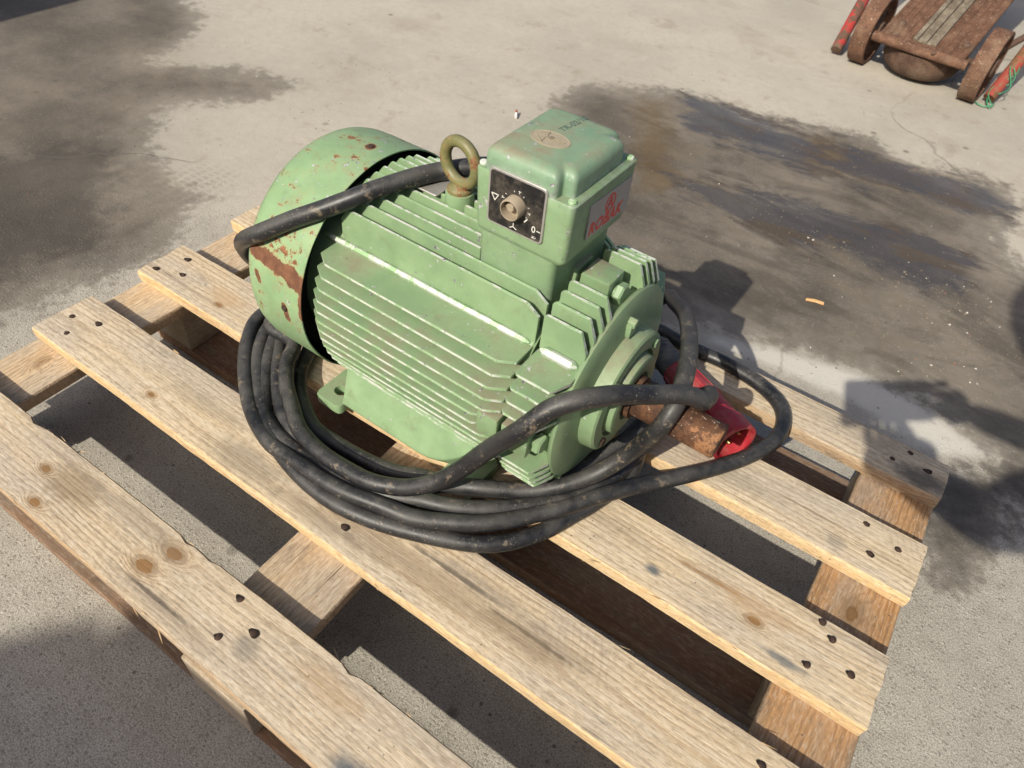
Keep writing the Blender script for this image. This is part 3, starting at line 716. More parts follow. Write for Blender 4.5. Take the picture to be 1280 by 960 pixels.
def fin_mesh(name, l, s0, s1, c0, c1, rt, rb=RB, th=.0023, notch=None):
    # upright fin at lateral offset l: root in the barrel, tip on the envelope circle
    zr = math.sqrt(max(rb * rb - l * l, 0)) - .004; zt = math.sqrt(rt * rt - l * l)
    h = zt - zr
    out = [(s0, zr), (s0, zt - c0[1]), (s0 + c0[0], zt), (s1 - c1[0], zt), (s1, zt - c1[1]), (s1, zr)]
    # slight taper towards the tip
    mb = MB(); n = len(out)
    def pt(s_, z, sg): return (s_, l + sg * (th * 1.35 - th * .5 * (z - zr) / h), z)
    A = [pt(s_, z, -1) for s_, z in out]; B = [pt(s_, z, 1) for s_, z in out]
    base = 0; mb.v = A + B
    for j in range(n):
        k = (j + 1) % n; mb.f.append((j, k, n + k, n + j)); mb.m.append(1 if j in (1, 2, 3) else 0)
    mb.f.append(tuple(reversed(range(n)))); mb.m.append(0); mb.f.append(tuple(range(n, 2 * n))); mb.m.append(0)
    return mb.mesh(name, [M_FIN, M_EDGE], bevel=.0005, seg=1, smooth=30)
LS = [.00725 + .0145 * k for k in range(6)]
rots = {'up': Matrix.Rotation(0, 4, 'X'), 'near': Matrix.Rotation(R(90), 4, 'X'), 'down': Matrix.Rotation(R(180), 4, 'X'), 'far': Matrix.Rotation(R(-90), 4, 'X')}
def put_fins(parent, s0, s1, c0, c1, rt, skip, Ls, rb=RB, cut=None):
    for l in Ls:
        for sg in (1, -1):
            me = fin_mesh('cooling_fin', l * sg, s0, s1, c0, c1, rt, rb)
            for q, M in rots.items():
                if skip(q, l * sg): continue
                o = link('cooling_fin', me, parent); o.matrix_local = Matrix.Translation((0, 0, H)) @ M
def skip_frame(q, l):
    # the terminal box pedestal interrupts the upper fins, the feet the lower ones
    if q == 'up' and abs(l) < .06: return True
    if q == 'down': return abs(l) > .045
    return False
put_fins(motor, .010, .2885, (.010, .014), (.016, .011), RT, lambda q, l: q in ('near', 'far') or skip_frame(q, l), LS)
put_fins(motor, .004, .2885, (.018, .012), (.018, .011), .1490, lambda q, l: q in ('up', 'down') or skip_frame(q, l) or abs(l) < .021, LS)
put_fins(motor, .004, .2635, (.018, .012), (.006, .004), .1490, lambda q, l: q in ('up', 'down') or abs(l) > .021, LS)
for l in LS:                                        # the short upper fins that run into the pedestal
    if l < .06:
        for sg in (1, -1):
            me = fin_mesh('cooling_fin', l * sg, .002, .190, (.009, .012), (.0005, .0005), RT - .001)
            o = link('cooling_fin', me, motor); o.location = (0, 0, H)
# rear grill of fins inside the cowl is dark: a fan disc
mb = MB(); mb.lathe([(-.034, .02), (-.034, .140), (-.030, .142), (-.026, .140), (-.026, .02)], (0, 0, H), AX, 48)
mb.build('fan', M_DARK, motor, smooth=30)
# fan cowl: a dented sheet steel drum, open towards the body
mb = MB(); RC = .1562; L = .108
prof = [(.002, RC - .0018), (.0025, RC), (-.030, RC), (-.06, RC), (-L + .030, RC - .0005), (-L + .018, RC - .003), (-L + .008, RC - .010), (-L + .002, RC - .022), (-L, RC - .040), (-L - .001, .06), (-L - .001, .001),
        (-L + .0015, .001), (-L + .0015, RC - .042), (-L + .010, RC - .012), (-L + .025, RC - .004), (-.03, RC - .0018), (.002, RC - .0018)]
mb.lathe(prof, (0, 0, H), AX, 96, cap0=False, cap1=False)
for i in range(len(mb.v)):                          # hand-bent look
    x, y, z = mb.v[i]; d = Vector((0, y, z - H))
    if d.length > .05:
        k = mnoise.noise(Vector((x * 7, y * 9, z * 9))) * .0016 + mnoise.noise(Vector((x * 24, y * 24, z * 24))) * .0006
        d *= 1 + k / d.length; mb.v[i] = (x + mnoise.noise(Vector((y * 16, z * 16, 4))) * .0008, d.y, d.z + H)
cowl = mb.build('fan_cowl', [M_COWL], motor, smooth=50)
tag(cowl, 'rust-flecked green fan cowl with a brown bare patch')
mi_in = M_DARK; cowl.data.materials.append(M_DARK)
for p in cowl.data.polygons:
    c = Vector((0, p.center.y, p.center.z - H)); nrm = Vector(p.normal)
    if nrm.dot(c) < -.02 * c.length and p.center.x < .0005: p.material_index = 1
for deg in (2, 94, 182, 272):
    y, z = polar(RC, deg); mb = MB()
    er = Vector((0, y, z - H)).normalized()
    mb.lathe([(-.001, .0046), (.0010, .0046), (.0018, .0035), (.0021, .001)], (-.027, y, z), er, 14)
    mb.build('cowl_screw', M_NAIL, motor, smooth=30)
# feet
def foot(sg):
    mb = MB()
    def q(s_, l, z): return (s_, sg * l, z)
    s0, s1 = .034, .246
    rings = []
    N = 14
    for i in range(N + 1):
        t = i / N; s_ = s0 + (s1 - s0) * t
        up = .0 if t < .62 else .050 * ((t - .62) / .38) ** 2.0
        out = .138 - (0 if t < .75 else .010 * ((t - .75) / .25) ** 2)
        rings.append([q(s_, .080, .050), q(s_, .106, .090), q(s_, .119, .082), q(s_, out - .003, .024 + up * .95), q(s_, out, .019 + up), q(s_, out - .001, .015 + up), q(s_, out - .016, .001 + up * .5), q(s_, .085, .001 + up * .3)])
    mb.loft(rings)
    o = mb.build('foot', M_GREEN, motor, bevel=.0012, seg=1, smooth=40)
    for sa, sb, hole in ((-.010, .036, .015), (.210, .262, .226)):
        mb = MB(); rr = roundrect(sa, sb, .080, .146, .007)
        if sg < 0: rr = [(a, -b) for a, b in rr]
        # pad with a real bolt hole: ring between outline and hole
        n = 40; cx, cy = hole, sg * .121
        outl = []
        for k in range(n):
            a = 2 * math.pi * k / n; d = Vector((math.cos(a), math.sin(a))); best = 1
            for j in range(len(rr)):
                p = Vector(rr[j]) - Vector((cx, cy)); e = Vector(rr[(j + 1) % len(rr)]) - Vector(rr[j]); den = d.x * e.y - d.y * e.x
                if abs(den) < 1e-9: continue
                t = (p.x * e.y - p.y * e.x) / den; u = (p.x * d.y - p.y * d.x) / den
                if t > 0 and -.001 <= u <= 1.001: best = min(best, t)
            outl.append((cx + d.x * best, cy + d.y * best))
        hol = [(cx + .0085 * math.cos(2 * math.pi * k / n) * 1.15, cy + .0085 * math.sin(2 * math.pi * k / n)) for k in range(n)]
        rings = [[(a, b, .0006) for a, b in hol], [(a, b, .0006) for a, b in outl], [(a, b, .013) for a, b in outl], [(cx + (a - cx) * .97, cy + (b - cy) * .97, .0155) for a, b in outl], [(a, b, .0155) for a, b in hol], [(a, b, .0006) for a, b in hol]]
        mb.loft(rings, cap0=False, cap1=False)
        mb.build('foot_pad', M_GREEN, o, smooth=40)
foot(-1); foot(1)
# ---- end shield
M_LUG = paint('dusty_lug_paint', base=(.20, .31, .16), dust=1.3, chips=.2)
sh = None
mb = MB()
mb.lathe([(.2945, .09), (.2945, RB - .003), (.297, RB), (.343, RB), (.3455, .1245), (.3485, .1268), (.3510, .1255), (.3535, .120), (.3558, .104), (.357, .086), (.3575, .080), (.374, .078), (.376, .075), (.376, .058), (.3705, .057), (.3705, .053), (.383, .051), (.384, .049), (.384, .032), (.378, .030), (.378, .010)], (0, 0, H), AX, 96, cap1=True)
shield = mb.build('end_shield', M_SHIELD, motor, smooth=32)
for deg in (45, 135, 225, 315):
    mb = MB(); rib(mb, .299, .345, deg, RB - .006, RB + .012, .006)
    mb.build('diagonal_rib', M_EDGE, shield, smooth=40)
put_fins(shield, .2945, .3490, (.003, .003), (.0100, .0245), .1515, lambda q, l: abs(l) < .03, LS[2:], RB)
for k in range(4):
    a = k * 90
    Mx = Matrix.Translation((0, 0, H)) @ Matrix.Rotation(R(a), 4, 'X')
    mb = MB()                                           # bolt lug
    mb.loft([[(s_, l * (1 if z < .13 else .86), z) for s_, l in ((.2962, -.021), (.3310, -.019), (.3310, .019), (.2962, .021))] for z in (.112, .142, .1465)])
    lug = mb.build('bolt_lug', M_LUG, shield, bevel=.002, smooth=40); lug.matrix_local = Mx
    mb = MB()                                           # its counterpart on the housing
    mb.loft([[(s_, l * (1 if z < .13 else .84), z) for s_, l in ((.264, -.0205), (.2915, -.0205), (.2915, .0205), (.264, .0205))] for z in (.112, .1425, .147)])
    if k in (0, 1, 3): hl = mb.build('housing_lug', M_LUG, motor, bevel=.002, smooth=40); hl.matrix_local = Mx
    mb = MB(); mb.lathe([(.3305, .0075), (.334, .0075)], (0, 0, .1285), AX, 16); mb.lathe([(.334, .0122), (.3352, .0130), (.3410, .0130), (.3430, .0108), (.3431, .001)], (0, 0, .1285), AX, 6, a0=.3)
    o = mb.build('bolt', M_GREEN, shield, smooth=20); o.matrix_local = Mx
    mb = MB(); mb.lathe([(.350, .0065), (.364, .0065), (.365, .0055)], (0, 0, .100), AX, 6)
    # cast pads between hub and rim
    mb.box(.350, .3625, -.0075, .0075, .083, .100)
    if k != 1: o = mb.build('cast_pad', M_SHIELD, shield, bevel=.001, smooth=30); o.matrix_local = Mx
for k in range(4):
    mb = MB(); a = R(45 + 90 * k); c = (.0, math.cos(a) * .066, H + math.sin(a) * .066)
    mb.lathe([(.374, .0062), (.3785, .0062), (.3795, .005), (.3796, .001)], c, AX, 6, a0=k)
    mb.build('cover_bolt', M_NAIL if k == 2 else M_SHIELD, shield, smooth=20)
# ---- shaft with keyway
mb = MB()
sr = .0212; prof = [(.37, .027), (.3905, .027), (.3905, sr), (.4925, sr), (.4945, sr - .0018), (.4945, .006), (.490, .003), (.490, .0001)]
mb.lathe(prof, (0, 0, H), AX, 48)
shaft = mb.build('shaft', M_RUST, motor, smooth=32); tag(shaft, 'thick rusty drive shaft')
mb = MB(); mb.prism(roundrect(.405, .488, -.006, .006, .0058), lambda a, b, h: (a, b, h), .018, .0237)
key = mb.build('shaft_key', M_NAIL, shaft, bevel=.0006, seg=1); key.matrix_local = Matrix.Translation((0, 0, H)) @ Matrix.Rotation(R(215), 4, 'X')
# ---- terminal box
mb = MB()
ped = [(z, roundrect(.190 - q, .286 + q, -.0585 - q * .3, .0585 + q * .3, .008)) for z, q in ((.255, -.002), (.33, 0), (.338, .004))]
mb.loft([[(a, b, z) for a, b in o] for z, o in ped])
pedestal = mb.build('box_pedestal', M_BOX, motor, smooth=40)
mb = MB()
bs = [(.334, -.007), (.337, -.003), (.342, -.0015), (.392, 0), (.4045, .0004), (.406, -.001)]
mb.loft([[(a, b, z) for a, b in roundrect(.186 - q, .2985 + q, -.0625 - q * .6, .0625 + q, .006)] for z, q in bs])
tbox = mb.build('terminal_box', M_BOX, motor, smooth=40); tag(tbox, 'green switch box on top of the motor with a red and silver sticker')
# lid with notched corners for its screws
def lid_loop(s0, s1, l0, l1, n, r):
    P = [(s0, l0 + 0), (s1 - n, l0), (s1 - n, l0 + n), (s1, l0 + n), (s1, l1 - n), (s1 - n, l1 - n), (s1 - n, l1), (s0, l1)]
    out = []
    N = len(P)
    for i in range(N):
        p = Vector(P[i]); a = (Vector(P[i - 1]) - p).normalized(); b = (Vector(P[(i + 1) % N]) - p).normalized()
        cr_ = (a.x * b.y - a.y * b.x)
        rr = r if not (i in (2, 5)) else r * .6
        if i in (0, 7): rr = r * 1.6
        for k in range(5):
            t = k / 4; out.append(tuple(p + a * rr * (1 - t) ** 2 + b * rr * t ** 2))
    return out
mb = MB(); rings = []
for z, q in ((.4045, 0), (.420, .0004), (.4245, .0012), (.4285, .0036), (.4308, .0075), (.4318, .0125)):
    lp = lid_loop(.194 + q, .2905 - q, -.0622 + q, .0575 - q, .0125, .0055)
    rings.append([(a, b, z) for a, b in lp])
mb.loft(rings)
lid = mb.build('lid', M_LID, tbox, smooth=55); tag(lid, 'dusty green box lid with a cast oval emblem')
for (s_, l) in ((.2925, -.0555), (.2925, .0555), (.1895, -.054), (.1895, .054)):
    mb = MB(); mb.lathe([(.404, .0042), (.4078, .0042), (.4084, .0036), (.4085, .0001)], (s_, l, 0), (0, 0, 1), 14)
    mb.box(s_ - .0034, s_ + .0034, l - .0005, l + .0005, .4085, .4087, 0)
    mb.build('lid_screw', M_EDGE, tbox, smooth=30)
# switch plate on the near face, straddling box and lid
FL = -.0632
mb = MB(); pl = roundrect(.2035, .2705, .3525, .4135, .005)
fn = lambda a, b, h: (a, FL - h, b)
mb.prism(pl, fn, -.002, .0012)
frame_o = mb.build('switch_frame', M_ALU, tbox, bevel=.0004, seg=1)
mb = MB(); mb.prism(roundrect(.2058, .2682, .3548, .4112, .0035), fn, .0006, .0016)
plate = mb.build('switch_plate', M_BLACKPL, tbox, smooth=0)
SC = Vector((.2375, FL, .3835))
mb = MB(); mb.lathe([(.001, .0115), (.0125, .0112), (.0135, .0105), (.0135, .0097), (.0035, .0094), (.0035, .0001)], SC, (0, -1, 0), 32)
knob = mb.build('switch_stem', M_BEIGE, tbox, smooth=35)
mb = MB(); mb.lathe([(.004, .0050), (.0098, .0044), (.0104, .0036), (.0100, .0001)], SC + Vector((-.0012, 0, .0008)), (0, -1, 0), 7); mb.box(SC.x - .0082, SC.x + .0030, SC.y - .0072, SC.y - .0035, SC.z - .0016, SC.z + .0018)
mb.build('switch_spindle', M_BEIGE, tbox, smooth=30)
mk = MB()
def stroke(a, b, wd=.0008):
    a = Vector(a); b = Vector(b); d = (b - a).normalized(); n_ = Vector((-d.y, d.x)) * wd / 2; d = d * wd * .3
    mk.prism([tuple(a - n_ - d), tuple(b - n_ + d), tuple(b + n_ + d), tuple(a + n_ - d)], fn, .0014, .00185)
tx, ty = .2125, .3835
stroke((tx - .004, ty + .003), (tx + .004, ty + .003)); stroke((tx - .004, ty + .003), (tx, ty - .004)); stroke((tx + .004, ty + .003), (tx, ty - .004))
yx, yy = .2365, .3595
stroke((yx, yy), (yx, yy + .0042)); stroke((yx, yy), (yx - .0038, yy - .0022)); stroke((yx, yy), (yx + .0038, yy - .0022))
stroke((.2638, .3665), (.2678, .3665))
for k in range(11):                                      # worn scale ring round the stem
    a = R(-30 + 22 * k); c = Vector((SC.x, SC.z)); u = Vector((math.cos(a), math.sin(a)))
    if k in (3, 7): continue
    stroke(c + u * .0145, c + u * (.0165 if k % 2 else .0155), .0006); v_ = Vector((-u.y, u.x))
    if k % 2: stroke(c + u * .0168 - v_ * .0012, c + u * .0168 + v_ * .0012, .0005)
stroke((.2488, .3705), (.2518, .3745), .0012); stroke((.2588, .3568), (.2618, .3592), .0006); stroke((.2592, .3592), (.2612, .3565), .0005); stroke((.2622, .3570), (.2636, .3588), .0006)
mk.build('switch_marking', M_WHITE, tbox, smooth=0, weld=False)
o = link('switch_lettering', text_mesh('0', .0098, basis((.2600, FL - .0017, .3665), (1, 0, 0), (0, 0, 1)), .0002), tbox); o.data.materials.clear(); o.data.materials.append(M_WHITE)
# sticker on the shaft-side face
SS = .2993
st0 = Vector((SS, -.0285, .3925)); ex = Vector((0, .0865, -.0045)); ey = Vector((0, .001, -.0395))
st0 = Vector((SS, -.0280, .3535)); ex = Vector((0, .0850, -.004)); ey = Vector((0, -.001, .0395))
mb = MB(); cs = [st0, st0 + ex, st0 + ex + ey, st0 + ey]; mb.loft([[c + Vector((-.0010, 0, 0)) for c in cs], [c + Vector((.0003, 0, 0)) for c in cs]])
stick = mb.build('sticker', M_STICK, tbox, smooth=0)
def stxt(txt, size, u, v, **kw):
    o = link('sticker_lettering', text_mesh(txt, size, basis(st0 + ex * u + ey * v + Vector((.00035, 0, 0)), ex, ey), .00012, **kw), tbox)
    o.data.materials.clear(); o.data.materials.append(M_REDINK)
    return o
stxt('ROBAK', .0190, .43, .225, shear=.15, bold=.0008, spacing=1.12)
mb = MB(); cc = st0 + ex * .50 + ey * .66; e1 = ex.normalized(); e2 = (ey - e1 * ey.dot(e1)).normalized()
ring = [(math.cos(2 * math.pi * k / 28), math.sin(2 * math.pi * k / 28)) for k in range(28)]
def rp(r, h): return [cc + e1 * c_ * r + e2 * s_ * r + Vector((h, 0, 0)) for c_, s_ in ring]
mb.loft([rp(.0104, .0003), rp(.0104, .0006), rp(.0082, .0006), rp(.0082, .0003)], cap0=False, cap1=False)
def bar(a, b, wd):
    a = Vector(a); b = Vector(b); d = (b - a).normalized(); n_ = Vector((-d.y, d.x)) * wd / 2
    q4 = [a - n_, b - n_, b + n_, a + n_]
    mb.loft([[cc + e1 * p.x + e2 * p.y + Vector((h, 0, 0)) for p in q4] for h in (.0003, .00062)])
bar((-.0052, -.006), (-.0004, .0068), .0022); bar((.0052, -.006), (.0004, .0068), .0022); bar((-.003, -.0022), (.003, -.0022), .0016); bar((-.0012, .001), (.0012, .001), .0014)
mb.build('sticker_logo', M_REDINK, tbox, smooth=0, weld=False)
# emblem and marker writing on the lid
LZ = .4316
ec = (.236, -.012)
mb = MB()
def el(a, b, z, n=36): return [(ec[0] + a * math.cos(2 * math.pi * k / n), ec[1] + b * math.sin(2 * math.pi * k / n), z) for k in range(n)]
mb.loft([el(.0215, .0145, LZ - .001), el(.0215, .0145, LZ + .0007), el(.0205, .0135, LZ + .0009), el(.0200, .0130, LZ + .0006)], cap0=False)
emb = mb.build('emblem', M_DUSTY, lid, smooth=30)
def lidtext(txt, size, p, exx, mat, name, z, **kw):
    eyy = Vector((-exx[1], exx[0], 0)); o = link(name, text_mesh(txt, size, basis((p[0], p[1], z), (exx[0], exx[1], 0), eyy), **kw), lid)
    o.data.materials.clear(); o.data.materials.append(mat); return o
lidtext('NITT', .0105, (ec[0] + .003, ec[1] - .0005), (1, -.15), M_DUSTY, 'emblem_lettering', LZ + .0010, depth=.0005, bold=.0002)
mb = MB()
for a, b in (((-.0165, -.001), (-.007, .0105)), ((-.0165, -.001), (-.003, -.0108)), ((-.007, .0105), (-.004, -.0105))):
    a = Vector(a); b = Vector(b); d = (b - a).normalized(); n_ = Vector((-d.y, d.x)) * .0005; mb.loft([[(ec[0] + p.x, ec[1] + p.y, z) for p in (a - n_, b - n_, b + n_, a + n_)] for z in (LZ, LZ + .0013)])
mb.build('emblem_relief', M_DUSTY, lid, smooth=0, weld=False)
lidtext('TR-02/10', .0112, (.2365, .030), (.10, 1), M_INK, 'marker_lettering', LZ + .00035, depth=.0002, shear=.12)
# ---- lifting eye on its boss
mb = MB(); mb.lathe([(.262, .019), (.316, .0170), (.321, .0163), (.322, .014)], (.120, 0, 0), (0, 0, 1), 24)
mb.build('eye_boss', M_GREEN, motor, smooth=35)
mb = MB()
mb.torus((.120, 0, .3565), (math.cos(R(-8)), math.sin(R(-8)), 0), (0, 0, 1), .0242, .0067, 44, 14)
mb.lathe([(.3215, .0145), (.325, .0150), (.327, .0135), (.329, .010), (.331, .0075)], (.120, 0, 0), (0, 0, 1), 20)
eye = mb.build('lifting_eye', M_EYE, motor, smooth=60, weld=False); tag(eye, 'olive green lifting ring flecked with rust')
# cable gland on the box
mb = MB(); mb.lathe([(-.006, .017), (.010, .017), (.012, .0155), (.020, .0150), (.024, .0125)], (.187, .033, .362), (-1, -.05, -.22), 6)
mb.build('cable_gland', M_GREYR, tbox, smooth=20)
# packets of dirt and wedge shaped nameplate behind the eye
mb = MB(); mb.prism(roundrect(.055, .100, -.018, .018, .003), lambda a, b, h: (a, b, h), .3125, .3145)
mb.build('nameplate', M_ALU, motor, bevel=.0004, seg=1)

# ------------------------------------------------------------------ power cable with red plug
A = [[0.519, 0.1356, 0.4693], [0.5048, 0.1066, 0.469], [0.4793, 0.0668, 0.4601], [0.4549, 0.0394, 0.4471], [0.4334, 0.0216, 0.4349], [0.4085, 0.0061, 0.4209], [0.3814, -0.0088, 0.4032], [0.3589, -0.0187, 0.3879], [0.2975, 0.0039, 0.334]]
T = [[0.2899, 0.0241, 0.174], [0.3436, 0.0189, 0.176], [0.3651, -0.0122, 0.176], [0.3952, -0.0437, 0.176], [0.435, -0.0715, 0.176], [0.468, -0.0904, 0.177], [0.5078, -0.1001, 0.178], [0.5521, -0.1032, 0.18], [0.5956, -0.1014, 0.184], [0.6328, -0.0898, 0.19], [0.6528, -0.0823, 0.199], [0.6774, -0.0698, 0.216], [0.6998, -0.0567, 0.244], [0.7296, -0.045, 0.294], [0.7606, -0.0391, 0.343], [0.7833, -0.0176, 0.376], [0.8016, -0.0018, 0.387], [0.8231, 0.0297, 0.382], [0.8342, 0.0483, 0.375], [0.8463, 0.0663, 0.368], [0.8611, 0.0852, 0.362], [0.8723, 0.0989, 0.358], [0.8855, 0.1121, 0.352], [0.8946, 0.1219, 0.342]]
U1 = [[0.8201, 0.203, 0.174], [0.8137, 0.1739, 0.166], [0.7946, 0.1271, 0.156], [0.7784, 0.0776, 0.1545], [0.7488, 0.0274, 0.1545], [0.7003, -0.0102, 0.1545], [0.6638, -0.0292, 0.1545], [0.6328, -0.0392, 0.1545], [0.6007, -0.0546, 0.1545], [0.5592, -0.0644, 0.1545], [0.5096, -0.0683, 0.1545], [0.4707, -0.0669, 0.1545], [0.443, -0.0557, 0.1545], [0.4013, -0.0284, 0.1545], [0.3761, -0.0025, 0.1545], [0.3537, 0.0367, 0.1545]]
M1 = [[0.7405, 0.4034, 0.229], [0.768, 0.3631, 0.259], [0.8042, 0.3027, 0.294], [0.8347, 0.2311, 0.324], [0.8555, 0.1705, 0.342], [0.8661, 0.1318, 0.347], [0.8722, 0.1094, 0.34], [0.8723, 0.097, 0.331], [0.8694, 0.0887, 0.312], [0.8557, 0.0944, 0.269], [0.8367, 0.0841, 0.229], [0.8173, 0.0636, 0.204], [0.7899, 0.0347, 0.189], [0.7576, 0.0103, 0.178], [0.7323, -0.0053, 0.176], [0.6997, -0.0235, 0.174], [0.6687, -0.0374, 0.166]]
L3 = [[0.6437, -0.0525, 0.156], [0.6098, -0.0743, 0.1545], [0.5814, -0.0887, 0.1545], [0.5418, -0.0958, 0.1545], [0.4844, -0.0949, 0.1545], [0.4201, -0.0757, 0.1545], [0.3677, -0.0398, 0.1545], [0.3291, -0.0008, 0.1545], [0.2983, 0.0405, 0.1545]]
M3 = [[0.7407, 0.4131, 0.155], [0.7713, 0.4117, 0.155], [0.8209, 0.4099, 0.155], [0.8513, 0.4119, 0.155], [0.8912, 0.4086, 0.155], [0.9328, 0.3982, 0.155], [0.9607, 0.3805, 0.155], [0.9761, 0.3513, 0.155], [0.9768, 0.3022, 0.156], [0.9586, 0.2566, 0.157], [0.9342, 0.2149, 0.159], [0.9117, 0.1794, 0.162], [0.8832, 0.1364, 0.167], [0.8539, 0.0965, 0.172], [0.827, 0.0562, 0.175], [0.8049, 0.0197, 0.175], [0.7813, -0.0116, 0.175], [0.7576, -0.0412, 0.175], [0.7318, -0.0666, 0.175], [0.7019, -0.0859, 0.174], [0.6699, -0.1027, 0.173], [0.6288, -0.1122, 0.172], [0.5873, -0.1206, 0.17], [0.551, -0.1245, 0.168], [0.5086, -0.1237, 0.165], [0.477, -0.1228, 0.16], [0.4449, -0.1208, 0.156], [0.4095, -0.1093, 0.1545], [0.3768, -0.0938, 0.1545], [0.3492, -0.0763, 0.1545], [0.3079, -0.0435, 0.1545], [0.2686, -0.0022, 0.1545], [0.2447, 0.0408, 0.1545]]
M2 = [[0.8325, 0.253, 0.1545], [0.8342, 0.1736, 0.158], [0.8332, 0.1228, 0.164], [0.8298, 0.0971, 0.168], [0.8153, 0.0573, 0.172], [0.7979, 0.0255, 0.174], [0.7609, -0.0134, 0.174], [0.7187, -0.0489, 0.174], [0.6868, -0.0668, 0.173], [0.6579, -0.0772, 0.171], [0.6318, -0.0898, 0.169], [0.5957, -0.1032, 0.166], [0.5509, -0.1099, 0.162], [0.5042, -0.1104, 0.1575], [0.4573, -0.1071, 0.1555], [0.4216, -0.0997, 0.1545], [0.3892, -0.0839, 0.1545], [0.3614, -0.0645, 0.1545], [0.3212, -0.0327, 0.1545], [0.2935, -0.0017, 0.1545], [0.2706, 0.0409, 0.1545]]
D = [[0.8396, 0.1418, 0.1545], [0.8329, 0.0879, 0.1545], [0.8224, 0.0505, 0.1545], [0.8129, 0.0253, 0.1545], [0.8034, -0.0009, 0.1545], [0.7919, -0.0239, 0.1545], [0.7686, -0.0543, 0.1545], [0.7409, -0.0774, 0.1545], [0.7088, -0.0944, 0.1545], [0.6742, -0.1084, 0.1545], [0.6386, -0.1217, 0.1545], [0.6174, -0.128, 0.1545], [0.5742, -0.1351, 0.1545], [0.5393, -0.1353, 0.1545], [0.5038, -0.1318, 0.1545], [0.4658, -0.1228, 0.1545], [0.4254, -0.1072, 0.1545], [0.3787, -0.0716, 0.1545], [0.3343, -0.0282, 0.1545], [0.2949, 0.0263, 0.1545]]
back = [[.27, .20, .158], [.31, .30, .160], [.42, .345, .162], [.56, .355, .160], [.68, .360, .165]]
back2 = [[.27, .17, .156], [.30, .27, .156], [.42, .300, .156], [.58, .300, .156], [.70, .298, .156], [.78, .285, .156]]
ROT = Matrix.Translation((.4365, .1233, DZ)) @ Matrix.Rotation(PSI, 4, 'Z')
start = [tuple(ROT @ Vector(p)) for p in ((.176, .0325, .3585), (.160, .032, .353), (.125, .0305, .341))]
path = start + A + [[.277, .030, .285], [.266, .065, .235], [.262, .12, .190]] + [[.285, .25, .172]] + back[2:] + M1 + L3 + back + M3 + back + back2[-1:] + M2 + back2 + D
path += [[.262, .085, .156], [.262, .115, .158], [.285, .120, .158], [.315, .085, .156]] + U1[::-1] + [[.836, .215, .19], [.868, .205, .25], [.893, .165, .315]] + T[::-1]
path += [[.272, .08, .168], [.278, .19, .165], [.32, .31, .160], [.45, .375, .156], [.60, .385, .156], [.70, .378, .162]]
PA = Vector((.7589, .3588, .174)); PB = Vector((.9440, .2440, .176)); pd = (PB - PA).normalized()
path += [tuple(PA - pd * .02), tuple(PA + pd * .02)]
cp = catmull(path, .007)
for i in range(40, len(cp)):                             # stiff rubber never lies perfectly fair
    v = Vector((i * .085, 3.3, 0)); a_ = .0013; cp[i] = cp[i] + Vector((mnoise.noise(v) * a_, mnoise.noise(v + Vector((0, 7, 0))) * a_, abs(mnoise.noise(v + Vector((0, 15, 0)))) * a_ * .8))
mb = MB(); mb.tube(cp, .0108, 14)
cable = mb.build('power_cable', M_RUBBER, None, smooth=80, weld=False)
tag(cable, 'thick black dusty rubber cable coiled around the motor, ending in a red plug', 'cable')
ln = (PB - PA).length
mb = MB(); prof = [(-.004, .0125), (.0, .0165), (.010, .0180), (.052, .0205), (.062, .0200)]
mb.lathe(prof, PA, pd, 24)
for k in range(5): mb.lathe([(.008 + k * .009, .0178), (.0095 + k * .009, .0205), (.0125 + k * .009, .0205), (.014 + k * .009, .0180)], PA, pd, 24)
mb.build('strain_relief', M_GREYR, cable, smooth=35, weld=False)
q0 = .060
mb = MB()
mb.lathe([(q0, .0195), (q0 + .003, .0225), (q0 + .030, .0245), (q0 + .066, .0275), (q0 + .0665, .0300), (q0 + .072, .0305), (q0 + .073, .0285), (q0 + .118, .0300), (q0 + .119, .0325), (q0 + .126, .0330),
          (q0 + .148, .0335), (q0 + .1495, .0325), (q0 + .1490, .0285), (q0 + .100, .0275), (q0 + .100, .0001)], PA, pd, 40)
plug = mb.build('plug', M_RED, cable, smooth=35); tag(plug, 'red five pin industrial plug lying under the shaft')
up = Vector((0, 0, 1)); sdv = pd.cross(up).normalized(); up2 = sdv.cross(pd)
mb = MB()
for k in range(8):                                      # grip ribs on the body
    a = 2 * math.pi * k / 8; d = sdv * math.cos(a) + up2 * math.sin(a); tt = pd.cross(d)
    mb.loft([[PA + pd * x + d * r + tt * w_ for w_ in (-.002, .002)] + [PA + pd * x + d * (r + .0016) + tt * w_ for w_ in (.0014, -.0014)] for x, r in ((q0 + .006, .0222), (q0 + .062, .0268))])
mb.loft([[PA + pd * x + (sdv * .5 + up2 * .86) * r + pd.cross(sdv * .5 + up2 * .86) * w_ for w_ in (-.006, .006)] + [PA + pd * x + (sdv * .5 + up2 * .86) * (r + .005) + pd.cross(sdv * .5 + up2 * .86) * w_ for w_ in (.005, -.005)] for x, r in ((q0 + .080, .0275), (q0 + .149, .0325))])
mb.build('plug_rib', M_RED, plug, smooth=30, weld=False)
for k in range(5):
    a = 2 * math.pi * k / 5 + .6; d = sdv * math.cos(a) + up2 * math.sin(a); mb = MB()
    mb.lathe([(q0 + .099, .0036), (q0 + .134, .0036), (q0 + .137, .0022), (q0 + .1371, .0001)], PA + d * .0165, pd, 12)
    mb.build('pin', M_BRASS, plug, smooth=35)

